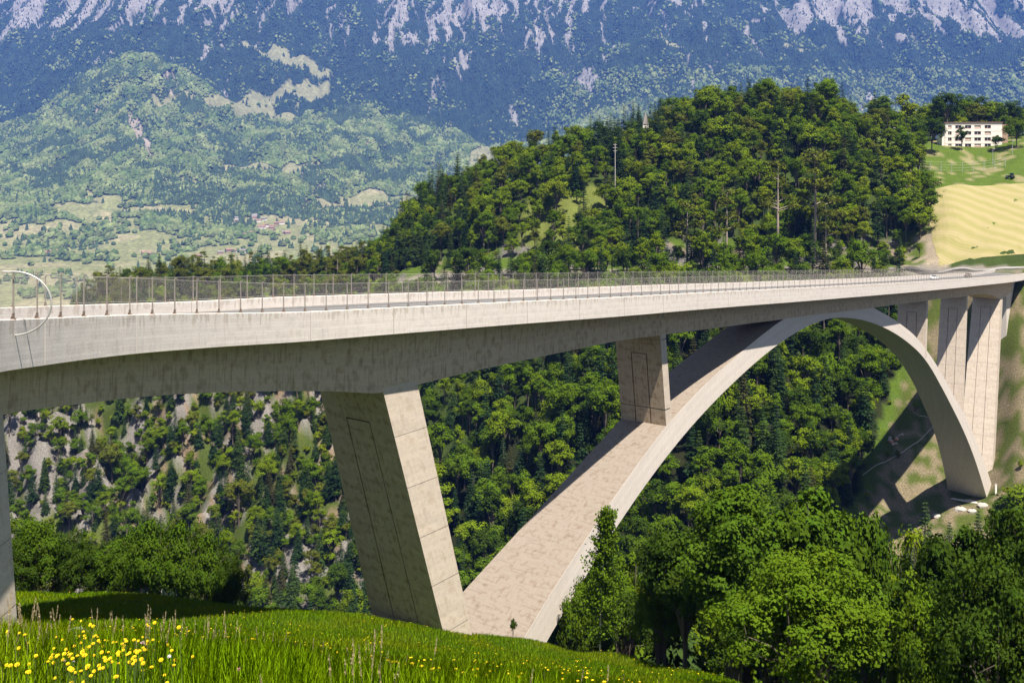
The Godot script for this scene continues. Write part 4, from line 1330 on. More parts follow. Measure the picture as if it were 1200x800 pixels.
func grow_meadow():
	var r := RandomNumberGenerator.new()
	r.seed = 4242
	var near := [[], PackedColorArray()]
	var mid := [[], PackedColorArray()]
	var far := [[], PackedColorArray()]
	var tone := func(x: float, d: float) -> Color:
		var k := n_c.get_noise_2d(x * 1.5, d * 0.9) + n_b.get_noise_2d(x * 2.2 + 30.0, d * 1.4) * 0.8
		var c := Color(0.120, 0.225, 0.003).lerp(Color(0.175, 0.245, 0.004), clampf(0.4 + k, 0.0, 1.0))
		var v := r.randf_range(0.8, 1.2)
		return Color(c.r * v, c.g * v, c.b * v)
	var d := 3.2
	while d < 118.0:
		var zone := 0 if d < 16.0 else 1 if d < 45.0 else 2
		var step: float = [0.115, 0.24, 0.40][zone]
		var x0 := (-60.0 - 600.0) / F * d - 0.6
		var x1 := (980.0 - 600.0) / F * d + 0.6
		if zone == 0: x1 = minf(x1, 0.16 * d + 1.0)
		var x := x0
		while x < x1:
			var xx := x + r.randf_range(-0.5, 0.5) * step
			var dd := d + r.randf_range(-0.5, 0.5) * step
			x += step
			var px := column(xx, dd)
			if dd > edge_at(px) + 5.0: continue
			var y := ground(xx, dd)
			if ROW0 - F * y / dd > 980.0: continue
			var sc := r.randf_range(0.7, 1.25)
			var xf := Transform3D(Basis(Vector3.UP, r.randf() * TAU) * Basis.from_scale(Vector3(1, sc, 1)), Vector3(xx, y - 0.02, -dd))
			var t: Array = [near, mid, far][zone]
			t[0].append(xf)
			t[1].append(tone.call(xx, dd))
		d += step
	var mass := Node3D.new()
	mass.name = "meadow_grass"
	add_child(mass)
	tag(mass, "tall uncut meadow grass on the slope below the bridge", "grass", "", "stuff")
	print("grass ", near[0].size(), " ", mid[0].size(), " ", far[0].size())
	scatter("blades", make_tuft(1, 16, 0.36, 0.10, 0.0032), M.grass, near[0], near[1], mass)
	scatter("blades", make_tuft(2, 16, 0.34, 0.17, 0.008), M.grass, mid[0], mid[1], mass)
	scatter("blades", make_tuft(3, 14, 0.34, 0.26, 0.017), M.grass, far[0], far[1], mass)
	# flowering stalks of grass
	var st := Build.new()
	var rr := RandomNumberGenerator.new()
	rr.seed = 8
	st.tube([Vector3.ZERO, Vector3(0.02, 0.35, 0.01), Vector3(0.07, 0.68, 0.02)], [0.0014, 0.0011, 0.0007], 3)
	for i in 26:
		var k := rr.randf()
		var p := Vector3(0.05 + 0.02 * k, 0.52 + 0.17 * k, 0.015)
		var nn := ball(rr)
		st.tri(p + ball(rr) * 0.004, p + Vector3(0, 0.022, 0) + ball(rr) * 0.007, p + ball(rr) * 0.008)
	var stalks := []
	for i in 380:
		var dd := r.randf_range(4.5, 14.0)
		if i % 3 == 0: dd = r.randf_range(8.0, 24.0)
		var px := r.randf_range(-20.0, 470.0) if r.randf() < 0.8 else r.randf_range(-20.0, 800.0)
		var x: float = (px - 600.0) / F * dd
		if n_c.get_noise_2d(x * 3.0, dd * 2.0) < -0.05: continue
		stalks.append(Transform3D(Basis(Vector3.UP, r.randf() * TAU) * Basis.from_scale(Vector3(1.0, r.randf_range(0.5, 0.9), 1.0)), on_ground(x, dd)))
	scatter("seed_stalks", st.mesh(), M.straw, stalks, PackedColorArray(), mass)
	# small yellow flowers far down the meadow, too many to count
	var fl := Build.new()
	for i in 6:
		var a := TAU * i / 6.0
		fl.tri(Vector3(0, 0.0, 0), Vector3(cos(a) * 0.03, 0.008, sin(a) * 0.03), Vector3(cos(a + 1.1) * 0.03, 0.008, sin(a + 1.1) * 0.03))
	var tiny := []
	for i in 900:
		var dd := r.randf_range(20.0, 112.0)
		var px := r.randf_range(0.0, 850.0)
		if dd > edge_at(px): continue
		var x: float = (px - 600.0) / F * dd
		if n_c.get_noise_2d(x * 1.2, dd * 1.2) < 0.0: continue
		tiny.append(Transform3D(Basis.from_scale(Vector3.ONE * r.randf_range(0.8, 1.8)), on_ground(x, dd, -r.randf_range(0.3, 0.42))))
	scatter("small_blossoms", fl.mesh(), M.yellow, tiny, PackedColorArray(), mass)

func grow_flowers():
	var r := RandomNumberGenerator.new()
	r.seed = 31
	# one flower head: two rings of narrow rays round a disc
	var head := Build.new()
	for ring in 2:
		for i in 11:
			var a := TAU * (i + ring * 0.5) / 11.0
			var q: float = [0.021, 0.014][ring]
			var up: float = [0.004, 0.009][ring]
			var dir := Vector3(cos(a), 0, sin(a))
			var sd := Vector3(-sin(a), 0, cos(a)) * 0.0042
			head.quad(dir * 0.003, dir * q - sd + Vector3(0, up, 0), dir * (q + 0.003) + Vector3(0, up, 0), dir * q + sd + Vector3(0, up, 0))
	var head_mesh := head.mesh()
	var disc := Build.new()
	disc.tube([Vector3(0, -0.012, 0), Vector3(0, 0.0, 0), Vector3(0, 0.008, 0)], [0.003, 0.006, 0.002], 8)
	var disc_mesh := disc.mesh()
	var stems := []
	for i in 3:
		var s := Build.new()
		s.tube([Vector3.ZERO, Vector3(0.02 * (i - 1), 0.25, 0.01), Vector3(0.035 * (i - 1), 0.5, 0.02)], [0.003, 0.0025, 0.002], 4)
		stems.append(s.mesh())
	var spots := []
	for q in [[90,726],[92,724],[101,731],[110,732],[111,730],[218,733],[5,738],[10,739],[18,740],[24,742],[67,745],[74,748],[94,744],[100,743],[115,745],[113,743],[33,785],[28,785],[66,792],[149,750],[165,748],[173,753],[197,754],[200,757],[186,760],[140,757],[152,755],[160,760],[150,762],[132,765],[118,766],[103,759],[98,762],[84,764],[70,765]]:
		spots.append(q)
	while spots.size() < 150:
		spots.append([clampf(r.randfn(118.0, 48.0), 2, 235), clampf(r.randfn(764.0, 14.0), 722, 798)])
	for q in spots:
		# stand at the depth where a stalk of ordinary length brings the head to that sight line
		var d := r.randf_range(5.6, 9.0)
		for k in 30:
			var x: float = (q[0] - 600.0) / F * d
			var want: float = -(q[1] - ROW0) / F * d - ground(x, d)
			if want > 0.26 and want < 0.62: break
			d = r.randf_range(4.6, 11.0)
		var x: float = (q[0] - 600.0) / F * d
		var base := on_ground(x, d, 0.02)
		var tall := clampf(-(q[1] - ROW0) / F * d - base.y, 0.24, 0.66)
		var f := thing("yellow_flower", "small yellow meadow flower on a thin stalk in the near grass", "flower", base, 0.0, "yellow flowers in the near meadow")
		var si := r.randi() % 3
		part("stalk", stems[si], M.stalk, f, Transform3D(Basis.from_scale(Vector3(1, tall / 0.5, 1)), Vector3.ZERO))
		var tip := Vector3(0.035 * (si - 1), tall, 0.02)
		var b := Basis(Vector3(1, 0, 0), r.randf_range(0.1, 0.9)) * Basis(Vector3.UP, r.randf() * TAU)
		var h := part("petals", head_mesh, M.yellow, f, Transform3D(b.scaled(Vector3.ONE * r.randf_range(0.32, 0.55)), tip))
		part("disc", disc_mesh, M.orange, h)
	for q in [[88,786,"white clover like blossom among the yellow flowers by the picture's bottom",M.white_petal],[76,775,"pale blossom beside the yellow flowers",M.pale_petal],[168,752,"pale pink blossom above the yellow flower patch",M.pale_petal],[281,783,"pink blossom alone in the near grass",M.pink_petal],[199,768,"small white blossom at the end of the yellow patch",M.white_petal]]:
		var d := 6.5
		var x: float = (q[0] - 600.0) / F * d
		var base := on_ground(x, d, 0.02)
		var tall := clampf(-(q[1] - ROW0) / F * d - base.y, 0.22, 0.66)
		var f := thing("meadow_blossom", q[2], "flower", base)
		part("stalk", stems[1], M.stalk, f, Transform3D(Basis.from_scale(Vector3(1, tall / 0.5, 1)), Vector3.ZERO))
		var bl := Build.new()
		for i in 60:
			var dd := ball(r)
			dd.y = absf(dd.y)
			var sd := dd.cross(ball(r)).normalized() * 0.004
			bl.tri(Vector3(0, -0.004, 0) + sd, Vector3(0, -0.004, 0) - sd, dd * r.randf_range(0.014, 0.02))
		part("petals", bl.mesh(), q[3], f, Transform3D(Basis(), Vector3(0, tall, 0.02)))

# ---------------------------------------------------------------- built things
func gable(b: Build, w: float, d: float, y0: float, y1: float, over: float):
	var a := Vector3(-w / 2 - over, y0, d / 2 + over)
	var c := Vector3(w / 2 + over, y0, d / 2 + over)
	var e := Vector3(-w / 2 - over, y0, -d / 2 - over)
	var f := Vector3(w / 2 + over, y0, -d / 2 - over)
	var r0 := Vector3(-w / 2 - over, y1, 0)
	var r1 := Vector3(w / 2 + over, y1, 0)
	var t := Vector3(0, 0.3, 0)
	b.quad(a + t, c + t, r1 + t, r0 + t)
	b.quad(f + t, e + t, r0 + t, r1 + t)
	b.quad(c, a, r0, r1)
	b.quad(e, f, r1, r0)
	b.quad(a, c, c + t, a + t)
	b.quad(f, e, e + t, f + t)
	b.tri(e, a, r0)
	b.tri(c, f, r1)

func build_village():
	var r := RandomNumberGenerator.new()
	r.seed = 66
	var wall := Build.new()
	wall.box(Vector3(-7, -2, -5.5), Vector3(7, 6.5, 5.5))
	wall.tri(Vector3(-7, 6.5, -5.5), Vector3(-7, 6.5, 5.5), Vector3(-7, 10, 0))
	wall.tri(Vector3(7, 6.5, 5.5), Vector3(7, 6.5, -5.5), Vector3(7, 10, 0))
	var wm := wall.mesh()
	var roof := Build.new()
	gable(roof, 14, 11, 6.4, 10.0, 0.8)
	var rm := roof.mesh()
	var win := box_mesh(Vector3(-1.0, 0, 0), Vector3(1.0, 1.7, 0.15))
	var spots := []
	for i in 24: spots.append([r.randf_range(270, 338), r.randf_range(4230, 4540)])
	for i in 7: spots.append([r.randf_range(232, 300), r.randf_range(4080, 4250)])
	for q in [[51,3700],[55,3680],[62,3720],[170,3640],[176,3630],[258,3650],[268,3700],[277,3690],[285,3680],[292,3710],[232,3560],[20,3080],[26,3060],[222,3480],[412,4420],[420,4440],[100,3900]]: spots.append(q)
	for q in spots:
		var x: float = (q[0] - 600.0) / F * q[1]
		var o := thing("village_house", "tiny pale house with a dull roof on the distant valley floor", "house", Vector3(x, far_ground(q[0], q[1]) + 0.5, -q[1]), r.randf_range(-0.9, 0.9), "houses in the distant valley")
		var s := r.randf_range(0.9, 1.5)
		var sc := Transform3D(Basis.from_scale(Vector3(s * r.randf_range(0.9, 1.6), s, s)), Vector3.ZERO)
		var w := part("wall", wm, M.house_wall if r.randf() < 0.75 else M.house_wood, o, sc)
		part("roof", rm, M.roof_red if r.randf() < 0.45 else M.roof_grey, o, sc)
		for k in 4: part("window", win, M.dark_glass, w, Transform3D(Basis(), Vector3(-4.5 + 3.0 * k, 2.6, 5.5)))

func build_school():
	var d := 560.0
	var at := Vector3((1108.0 - 600.0) / F * d, ground((1140.0 - 600.0) / F * d, d) - 1.4, -d)
	var o := thing("school_building", "white four storey flat roofed building with window rows among trees on the hilltop", "building", at, -0.10)
	part("wall", box_mesh(Vector3(0, -3, -13), Vector3(30.5, 13.9, -0.6)), M.plaster, o)
	part("roof", box_mesh(Vector3(-0.4, 13.9, -13.4), Vector3(30.9, 14.4, 0.3)), M.roof_grey, o)
	part("roof_edge", box_mesh(Vector3(-0.5, 14.4, -13.5), Vector3(31.0, 14.7, 0.4)), M.roof_red, o)
	part("side_wing", box_mesh(Vector3(30.5, 3, -11), Vector3(34.5, 13.4, -2.5)), M.house_wood, o)
	part("low_wing", box_mesh(Vector3(-1.6, -3, -9), Vector3(0, 7.0, -0.2)), M.plaster, o)
	var cols := [[1.6, 3.5], [5.5, 8.8], [10.7, 14.0], [15.7, 19.2], [21.2, 24.5]]
	for f in 4:
		var y := 0.5 + 3.42 * f
		part("floor_band", box_mesh(Vector3(0, y - 1.2, -0.6), Vector3(30.5, y + 0.5, 0.05)), M.plaster, o)
		for i in cols.size():
			var c: Array = cols[i]
			var w := part("window", box_mesh(Vector3(c[0], y + 0.5, -0.6), Vector3(c[1], y + 2.2, -0.35)), M.dark_glass if (i + f) % 3 else M.blind, o)
			part("frame", box_mesh(Vector3((c[0] + c[1]) / 2 - 0.08, y + 0.5, -0.35), Vector3((c[0] + c[1]) / 2 + 0.08, y + 2.2, -0.25)), M.plaster, w)
			part("sill", box_mesh(Vector3(c[0], y + 0.5, -0.3), Vector3(c[1], y + 0.62, 0.12)), M.sill_red, w)
		var edges := [0.0]
		for c in cols:
			edges.append(c[0])
			edges.append(c[1])
		edges.append(30.5)
		for k in range(0, edges.size(), 2):
			part("pillar", box_mesh(Vector3(edges[k], y + 0.5, -0.6), Vector3(edges[k + 1], y + 2.25, 0.0)), M.plaster, o)
	part("floor_band", box_mesh(Vector3(0, 13.0, -0.6), Vector3(30.5, 13.9, 0.05)), M.plaster, o)
	# trees round it
	for q in [[1110,585,104,"broadleaf_tree",3,"dark",1.45],[1136,600,116,"broadleaf_tree",2,"mid",1.3],[1128,552,146,"broadleaf_tree",4,"dark",0.0],[1092,545,138,"broadleaf_tree",0,"dark",1.15],[1080,535,150,"broadleaf_tree",1,"mid",1.0],[1058,590,106,"broadleaf_tree",4,"yellow",0.9],[1034,600,108,"broadleaf_tree",1,"mid",1.0],[1182,590,118,"broadleaf_tree",0,"dark",1.2],[1168,548,158,"shrub",1,"dark",1.6],[1192,545,140,"broadleaf_tree",2,"mid",1.2],[1150,610,112,"broadleaf_tree",0,"dark",1.2],[1160,600,120,"broadleaf_tree",3,"olive",1.1],[1194,575,116,"conifer_tree",1,"spruce",1.0],[1070,560,136,"broadleaf_tree",1,"mid",1.0],[1100,600,116,"broadleaf_tree",0,"mid",1.2],[1048,575,130,"broadleaf_tree",2,"mid",1.0],[1082,560,150,"shrub",1,"mid",1.5],[1186,560,150,"broadleaf_tree",4,"fresh",1.0]]:
		var x: float = (q[0] - 600.0) / F * q[1]
		var g := on_ground(x, q[1], 0.2)
		var tall: float = -(q[2] - ROW0) / F * q[1] - g.y
		var v: Array = KIND[q[3]][q[4]]
		var s: float = tall / v[2]
		var wide: float = maxf(0.5, s * (0.95 if q[6] == 0.0 else 1.0))
		var lab: String = {1128: "single dark tree standing before the white building's windows", 1058: "bright yellow green tree on the hilltop crest", 1034: "rounded tree on the hilltop crest left of the bright one", 1110: "tallest dark tree behind the white building", 1194: "dark conifer beyond the end of the white building", 1092: "dark tree covering the corner of the white building", 1182: "dark round tree behind the end of the white building"}.get(q[0], "leafy tree standing around the white hilltop building")
		put_tree(q[3], q[4], q[5], g, Vector3(wide, s, wide), q[0] * 0.7, lab, "" if lab != "leafy tree standing around the white hilltop building" else "trees around the hilltop building", "park_tree")
	# ball fence and lamps in front
	var fence := thing("pitch_fence", "tall thin posted fence on the bank before the white building", "fence")
	for i in 9:
		var px := 1078.0 + i * 12.6
		var x := (px - 600.0) / F * 520.0
		var g := on_ground(x, 520.0, 0.1)
		part("post", box_mesh(Vector3(-0.08, 0, -0.08), Vector3(0.08, 5.6, 0.08)), M.galvanised, fence, Transform3D(Basis(), g))
		if i < 8:
			var x2 := (px + 12.6 - 600.0) / F * 520.0
			var g2 := on_ground(x2, 520.0, 0.1)
			for y in [1.4, 2.8, 4.2, 5.55]:
				var w := Build.new()
				w.tube([g + Vector3(0, y, 0), g2 + Vector3(0, y, 0)], [0.03, 0.03], 4)
				part("wire", w.mesh(), M.galvanised, fence)
	for q in [[1074, 512, 9.8, "grey lamp post at the wood's edge before the white building"], [1164, 530, 8.6, "grey lamp post near the end of the white building"], [1047.5, 560, 8.0, "grey lamp post rising from bushes on the hilltop crest"], [1187, 535, 7.5, "grey lamp post closest to the picture's edge on the hilltop"]]:
		var x: float = (q[0] - 600.0) / F * q[1]
		var l := thing("street_lamp", q[3], "lamp post", on_ground(x, q[1], 0.1), 0.0, "hilltop lamp posts")
		var p := Build.new()
		p.tube([Vector3.ZERO, Vector3(0, q[2] * 0.6, 0), Vector3(0, q[2], 0)], [0.16, 0.13, 0.10], 8)
		part("pole", p.mesh(), M.galvanised, l)
		part("lamp_head", box_mesh(Vector3(-0.2, q[2] - 0.1, -0.25), Vector3(1.1, q[2] + 0.22, 0.25)), M.galvanised, l)

func wheel_mesh(r: float, w: float) -> ArrayMesh:
	var b := Build.new()
	var pts := [Vector3(-w / 2, 0, 0), Vector3(-w / 2, 0, 0.0001), Vector3(-w * 0.4, 0, 0), Vector3(w * 0.4, 0, 0), Vector3(w / 2, 0, 0)]
	b.tube([Vector3(0, 0, -w / 2), Vector3(0, 0, -w / 2 + 0.005), Vector3(0, 0, -w * 0.38), Vector3(0, 0, w * 0.38), Vector3(0, 0, w / 2 - 0.005), Vector3(0, 0, w / 2)], [0.02, r * 0.9, r, r, r * 0.9, 0.02], 16)
	return b.mesh()

func car(s: float, lat: float, colour: Material, label: String, back: bool):
	var fr := axis_frame(s)
	var pitch := (deck_y(s + 2) - deck_y(s - 2)) / 4.0
	var o := thing("car", label, "car", bp(s, lat, deck_y(s) - 1.0), 0.0, "cars on the bridge")
	o.basis = Basis((fr.x + Vector3(0, pitch, 0)).normalized() * (-1.0 if back else 1.0), Vector3.UP, fr.z * (-1.0 if back else 1.0))
	# body by side profile, narrowed at the top
	var prof := [[-2.15, 0.35, 0.86], [-2.2, 0.75, 0.86], [-2.05, 0.95, 0.84], [-1.75, 1.0, 0.82], [0.75, 0.97, 0.84], [1.95, 0.82, 0.80], [2.15, 0.62, 0.84], [2.15, 0.35, 0.84]]
	var b := Build.new()
	for i in prof.size():
		var p: Array = prof[i]
		var q: Array = prof[(i + 1) % prof.size()]
		b.quad(Vector3(p[0], p[1], p[2]), Vector3(p[0], p[1], -p[2]), Vector3(q[0], q[1], -q[2]), Vector3(q[0], q[1], q[2]))
	for sg in [-1.0, 1.0]:
		for i in range(1, prof.size() - 1):
			b.tri(Vector3(prof[0][0], prof[0][1], sg * prof[0][2]), Vector3(prof[i][0], prof[i][1], sg * prof[i][2]), Vector3(prof[i + 1][0], prof[i + 1][1], sg * prof[i + 1][2]))
	part("body", b.mesh(), colour, o)
	var low := [[-1.95, 0.98], [0.95, 0.96]]
	var cab := Build.new()
	var A := [Vector3(-1.95, 0.97, 0.78), Vector3(0.95, 0.95, 0.78), Vector3(0.2, 1.42, 0.62), Vector3(-1.45, 1.42, 0.62)]
	var B := []
	for p in A: B.append(Vector3(p.x, p.y, -p.z))
	cab.quad(A[0], A[1], A[2], A[3])
	cab.quad(B[1], B[0], B[3], B[2])
	cab.quad(A[1], B[1], B[2], A[2])
	cab.quad(B[0], A[0], A[3], B[3])
	part("window_glass", cab.mesh(), M.dark_glass, o)
	var rf := Build.new()
	rf.quad(Vector3(-1.5, 1.43, 0.64), Vector3(0.25, 1.43, 0.64), Vector3(0.25, 1.43, -0.64), Vector3(-1.5, 1.43, -0.64))
	rf.box(Vector3(-1.45, 1.40, -0.62), Vector3(0.2, 1.47, 0.62))
	for sg in [-1.0, 1.0]:
		rf.tube([Vector3(0.97, 0.95, 0.79 * sg), Vector3(0.22, 1.43, 0.63 * sg)], [0.05, 0.045], 5)
		rf.tube([Vector3(-0.5, 0.97, 0.80 * sg), Vector3(-0.55, 1.43, 0.64 * sg)], [0.04, 0.04], 5)
		rf.tube([Vector3(-1.95, 0.97, 0.79 * sg), Vector3(-1.48, 1.43, 0.63 * sg)], [0.07, 0.06], 5)
	part("roof", rf.mesh(), colour, o)
	var wm := wheel_mesh(0.33, 0.22)
	for x in [-1.35, 1.35]:
		for z in [-0.78, 0.78]:
			var w := part("wheel", wm, M.tyre, o, Transform3D(Basis(), Vector3(x, 0.33, z)))
			part("rim", wheel_mesh(0.2, 0.235), M.galvanised, w)
	for z in [-0.6, 0.6]:
		part("headlight", box_mesh(Vector3(2.1, 0.6, z - 0.18), Vector3(2.18, 0.74, z + 0.18)), M.white, o)
		part("tail_light", box_mesh(Vector3(-2.23, 0.72, z - 0.16), Vector3(-2.14, 0.88, z + 0.16)), M.sill_red, o)

func build_small_things():
	car(322.0, 73.4, M.car_white, "white car driving on the bridge near the far end", true)
	car(371.0, 73.6, M.car_dark, "brownish car further along the bridge, last before its end", false)
	# tractor on the lane above the hay field
	var td := 497.0
	var t := thing("tractor", "dark green tractor parked above the mown hay field", "tractor", on_ground((1185.0 - 600.0) / F * td, td, -0.05), 2.5)
	part("hood", box_mesh(Vector3(0.3, 0.9, -0.42), Vector3(2.3, 1.75, 0.42)), M.tractor_green, t)
	part("chassis", box_mesh(Vector3(-1.2, 0.6, -0.35), Vector3(2.2, 0.95, 0.35)), M.tyre, t)
	part("cab", box_mesh(Vector3(-1.3, 1.2, -0.75), Vector3(0.3, 2.75, 0.75)), M.dark_glass, t)
	part("cab_roof", box_mesh(Vector3(-1.45, 2.75, -0.85), Vector3(0.45, 2.95, 0.85)), M.tractor_green, t)
	for z in [-0.95, 0.95]:
		part("wheel", wheel_mesh(0.95, 0.5), M.tyre, t, Transform3D(Basis(), Vector3(-0.75, 0.95, z)))
		part("wheel", wheel_mesh(0.58, 0.36), M.tyre, t, Transform3D(Basis(), Vector3(1.75, 0.58, z)))
		part("fender", box_mesh(Vector3(-1.5, 1.85, z - 0.28), Vector3(0.1, 1.97, z + 0.28)), M.tractor_green, t)
	var pipe := Build.new()
	pipe.tube([Vector3(1.0, 1.7, 0.35), Vector3(1.0, 2.7, 0.35)], [0.05, 0.05], 6)
	part("exhaust", pipe.mesh(), M.tyre, t)
	# power pole on the hill
	var pd := 530.0
	var g := on_ground((721.0 - 600.0) / F * pd, pd, 0.3)
	var pole := thing("power_pole", "tall pale power pole with short cross arms among trees on the hill", "pole", g)
	var h := (168.0 - ROW0) / F * -pd - g.y
	var pb := Build.new()
	pb.tube([Vector3.ZERO, Vector3(0, h, 0)], [0.28, 0.17], 8)
	part("mast", pb.mesh(), M.pale_wood, pole)
	for q in [[0.6, 1.5], [2.2, 1.9], [3.9, 1.5]]:
		part("cross_arm", box_mesh(Vector3(-q[1] / 2 - 0.3, h - q[0] - 0.1, -0.1), Vector3(q[1] / 2 + 0.3, h - q[0] + 0.1, 0.1)), M.pale_wood, pole)
	g = on_ground((633.0 - 600.0) / F * 560.0, 560.0, 0.3)
	var mast := thing("signal_mast", "small grey lattice mast top showing above bushes on the hill", "mast", g)
	h = (197.0 - ROW0) / F * -560.0 - g.y
	for i in 4:
		var mb := Build.new()
		var c := Vector3([-1, 1, 1, -1][i], 0, [-1, -1, 1, 1][i])
		mb.tube([c * 0.9, c * 0.1 + Vector3(0, h, 0)], [0.09, 0.05], 5)
		part("leg", mb.mesh(), M.galvanised, mast)
	for i in 3: part("cross_arm", box_mesh(Vector3(-1.4, h - 0.8 - i * 1.3, -0.06), Vector3(1.4, h - 0.68 - i * 1.3, 0.06)), M.galvanised, mast)
	# chapel on the ridge
	var cd := 598.0
	g = on_ground((756.5 - 600.0) / F * cd, cd, 0.3)
	var ch := thing("chapel_tower", "slim pale tower with a pointed roof between trees on the ridge", "tower", g)
	h = (146.0 - ROW0) / F * -cd - g.y
	part("wall", box_mesh(Vector3(-1.6, -1, -1.6), Vector3(1.6, h, 1.6)), M.plaster, ch)
	var sp := Build.new()
	for i in 4:
		var a := Vector3([-1, 1, 1, -1][i], 0, [1, 1, -1, -1][i]) * 1.8 + Vector3(0, h, 0)
		var e := Vector3([1, 1, -1, -1][i], 0, [1, -1, -1, 1][i]) * 1.8 + Vector3(0, h, 0)
		sp.tri(a, e, Vector3(0, h + 8.0, 0))
	part("roof", sp.mesh(), M.roof_grey, ch)
	part("window", box_mesh(Vector3(-0.4, h - 2.4, 1.58), Vector3(0.4, h - 1.0, 1.66)), M.dark_glass, ch)
	# heap of pale stones on the bare slope
	var r := RandomNumberGenerator.new()
	r.seed = 3
	var hd := 362.0
	for i in 16:
		var px := 1051.0 + r.randf_range(-8, 8)
		var dd := hd + r.randf_range(-2.4, 2.4)
		var x: float = (px - 600.0) / F * dd
		var b := Build.new()
		rock(b, r, 1.0)
		var o := part("field_stone", b.mesh(), [M.stone_pale, M.stone_grey, M.stone_red][mini(r.randi() % 5, 2) if i % 2 else 0], self, Transform3D(Basis(Vector3.UP, r.randf() * 6.0).scaled(Vector3.ONE * r.randf_range(0.4, 0.85)), on_ground(x, dd, -0.15)))
		tag(o, "pale stone in the small heap on the bare slope by the far arch foot", "stone", "stones of the heap")
	for q in [[1126, 322, 592, 1.6], [1140, 320, 596, 1.3], [1152, 322, 593, 1.7], [1098, 322, 600, 1.2]]:
		var x: float = (q[0] - 600.0) / F * q[1]
		var b := Build.new()
		rock(b, r, 1.0)
		var o := part("boulder", b.mesh(), M.stone_pale, self, Transform3D(Basis.from_scale(Vector3(q[3] * 1.3, q[3] * 0.8, q[3])), on_ground(x, q[1], 0.1)))
		tag(o, "pale boulder at the foot of the far arch end", "boulder", "boulders at the arch foot")
	# trodden paths on the bare slope
	for line in [[[984, 334], [1005, 346], [1025, 350], [1050, 353], [1075, 358], [1094, 364]], [[1066, 376], [1070, 373], [1078, 370], [1088, 368]]]:
		var b := Build.new()
		var prev := Vector3.ZERO
		var k := 0
		for i in range(0, (line.size() - 1) * 6 + 1):
			var a: Array = line[mini(i / 6, line.size() - 2)]
			var c: Array = line[mini(i / 6, line.size() - 2) + 1]
			var q := (i - 6 * mini(i / 6, line.size() - 2)) / 6.0
			var px := lerpf(a[0], c[0], q)
			var dd := lerpf(a[1], c[1], q)
			var x: float = (px - 600.0) / F * dd
			var p := on_ground(x, dd, -0.14)
			if k > 0: b.quad(prev + Vector3(0, 0, 0.3), p + Vector3(0, 0, 0.3), p + Vector3(0, 0.15, -0.25), prev + Vector3(0, 0.15, -0.25))
			prev = p
			k += 1
		var o := part("footpath", b.mesh(), M.gravel, self)
		tag(o, "narrow pale footpath crossing the bare slope", "", "", "structure")
	# lane round the foot of the hill with a low pale wall
	var lb := Build.new()
	var wl := Build.new()
	var pl := Vector3.ZERO
	var pr := Vector3.ZERO
	var k := 0
	for i in 171:
		var px := 1290.0 - i * 5.0
		var dd := flat(rev(LANE), px)
		var x: float = (px - 600.0) / F * dd
		var y := ground(x, dd) + 0.3
		var a := Vector3((px - 600.0) / F * (dd - 3.4), y, -(dd - 3.4))
		var c := Vector3((px - 600.0) / F * (dd + 3.4), y, -(dd + 3.4))
		if k > 0:
			lb.quad(pl, a, c, pr)
			if px > 470.0 and px < 1100.0:
				var u := Vector3(0, 0.9, 0)
				var q := Vector3(0, 0, -0.3)
				wl.quad(a, pl, pl + u, a + u)
				wl.quad(pl + u, a + u, a + u + q, pl + u + q)
				wl.quad(pl + q, a + q, a + u + q, pl + u + q)
		pl = a
		pr = c
		k += 1
	var lane := part("road", lb.mesh(), M.asphalt_pale, self)
	tag(lane, "narrow road round the foot of the hill", "", "", "structure")
	var low := part("roadside_wall", wl.mesh(), M.stone_pale, self)
	tag(low, "low pale wall along the road at the foot of the hill", "wall")
	# hay field
	var hf := Build.new()
	var im := Image.create(256, 4, false, Image.FORMAT_RGB8)
	for x in 256:
		var s := 0.5 + 0.24 * sin(TAU * x / 16.0) + 0.35 * sin(TAU * x / 256.0 * 3.0) + r.randf_range(-0.25, 0.25)
		var c := lin(0.27, 0.225, 0.115).lerp(lin(0.20, 0.185, 0.065), clampf(s, 0, 1))
		for y in 4: im.set_pixel(x, y, c)
	M.hay.albedo_texture = ImageTexture.create_from_image(im)
	for i in 50:
		for j in 16:
			var q := []
			var uv := []
			for e in [[0, 0], [1, 0], [1, 1], [0, 1]]:
				var px: float = lerpf(1086.0 + 16.0 * pow(1.0 - (j + e[1]) / 16.0, 2.0) + n_c.get_noise_2d((j + e[1]) * 6.0, 3.0) * 4.0, 1333.0, (i + e[0]) / 50.0)
				var dd: float = lerpf(427.0 - clampf((px - 1110.0) * 0.08, 0, 8), 489.0, (j + e[1]) / 16.0)
				var x: float = (px - 600.0) / F * dd
				q.append(on_ground(x, dd, -0.12))
				uv.append(Vector2((0.80 * x + 0.60 * dd + n_b.get_noise_2d(x * 1.5, dd * 1.5) * 3.0) / 24.0, 0.5))
			hf.quad(q[0], q[1], q[2], q[3], uv[0], uv[1], uv[2], uv[3])
	var hay := part("hay_field", hf.mesh(), M.hay, self)
	tag(hay, "mown straw coloured hay field with pale rows", "", "", "structure")
	# flat grey stone in the near grass and a marker post by the arch foot
	var b := Build.new()
	rock(b, r, 1.0)
	var gx := (86.0 - 600.0) / F * 24.0
	var gs := part("flat_stone", b.mesh(), M.stone_grey, self, Transform3D(Basis.from_scale(Vector3(0.42, 0.2, 0.4)), on_ground(gx, 24.0, -0.3)))
	tag(gs, "flat grey stone lying in the meadow behind the yellow flowers", "stone")
	var mx := (1167.5 - 600.0) / F * 326.0
	var mp := thing("marker_post", "short white marker post beside the far foot of the arch", "post", on_ground(mx, 326.0, 0.1))
	part("post", box_mesh(Vector3(-0.25, 0, -0.2), Vector3(0.25, 3.2, 0.2)), M.white, mp)
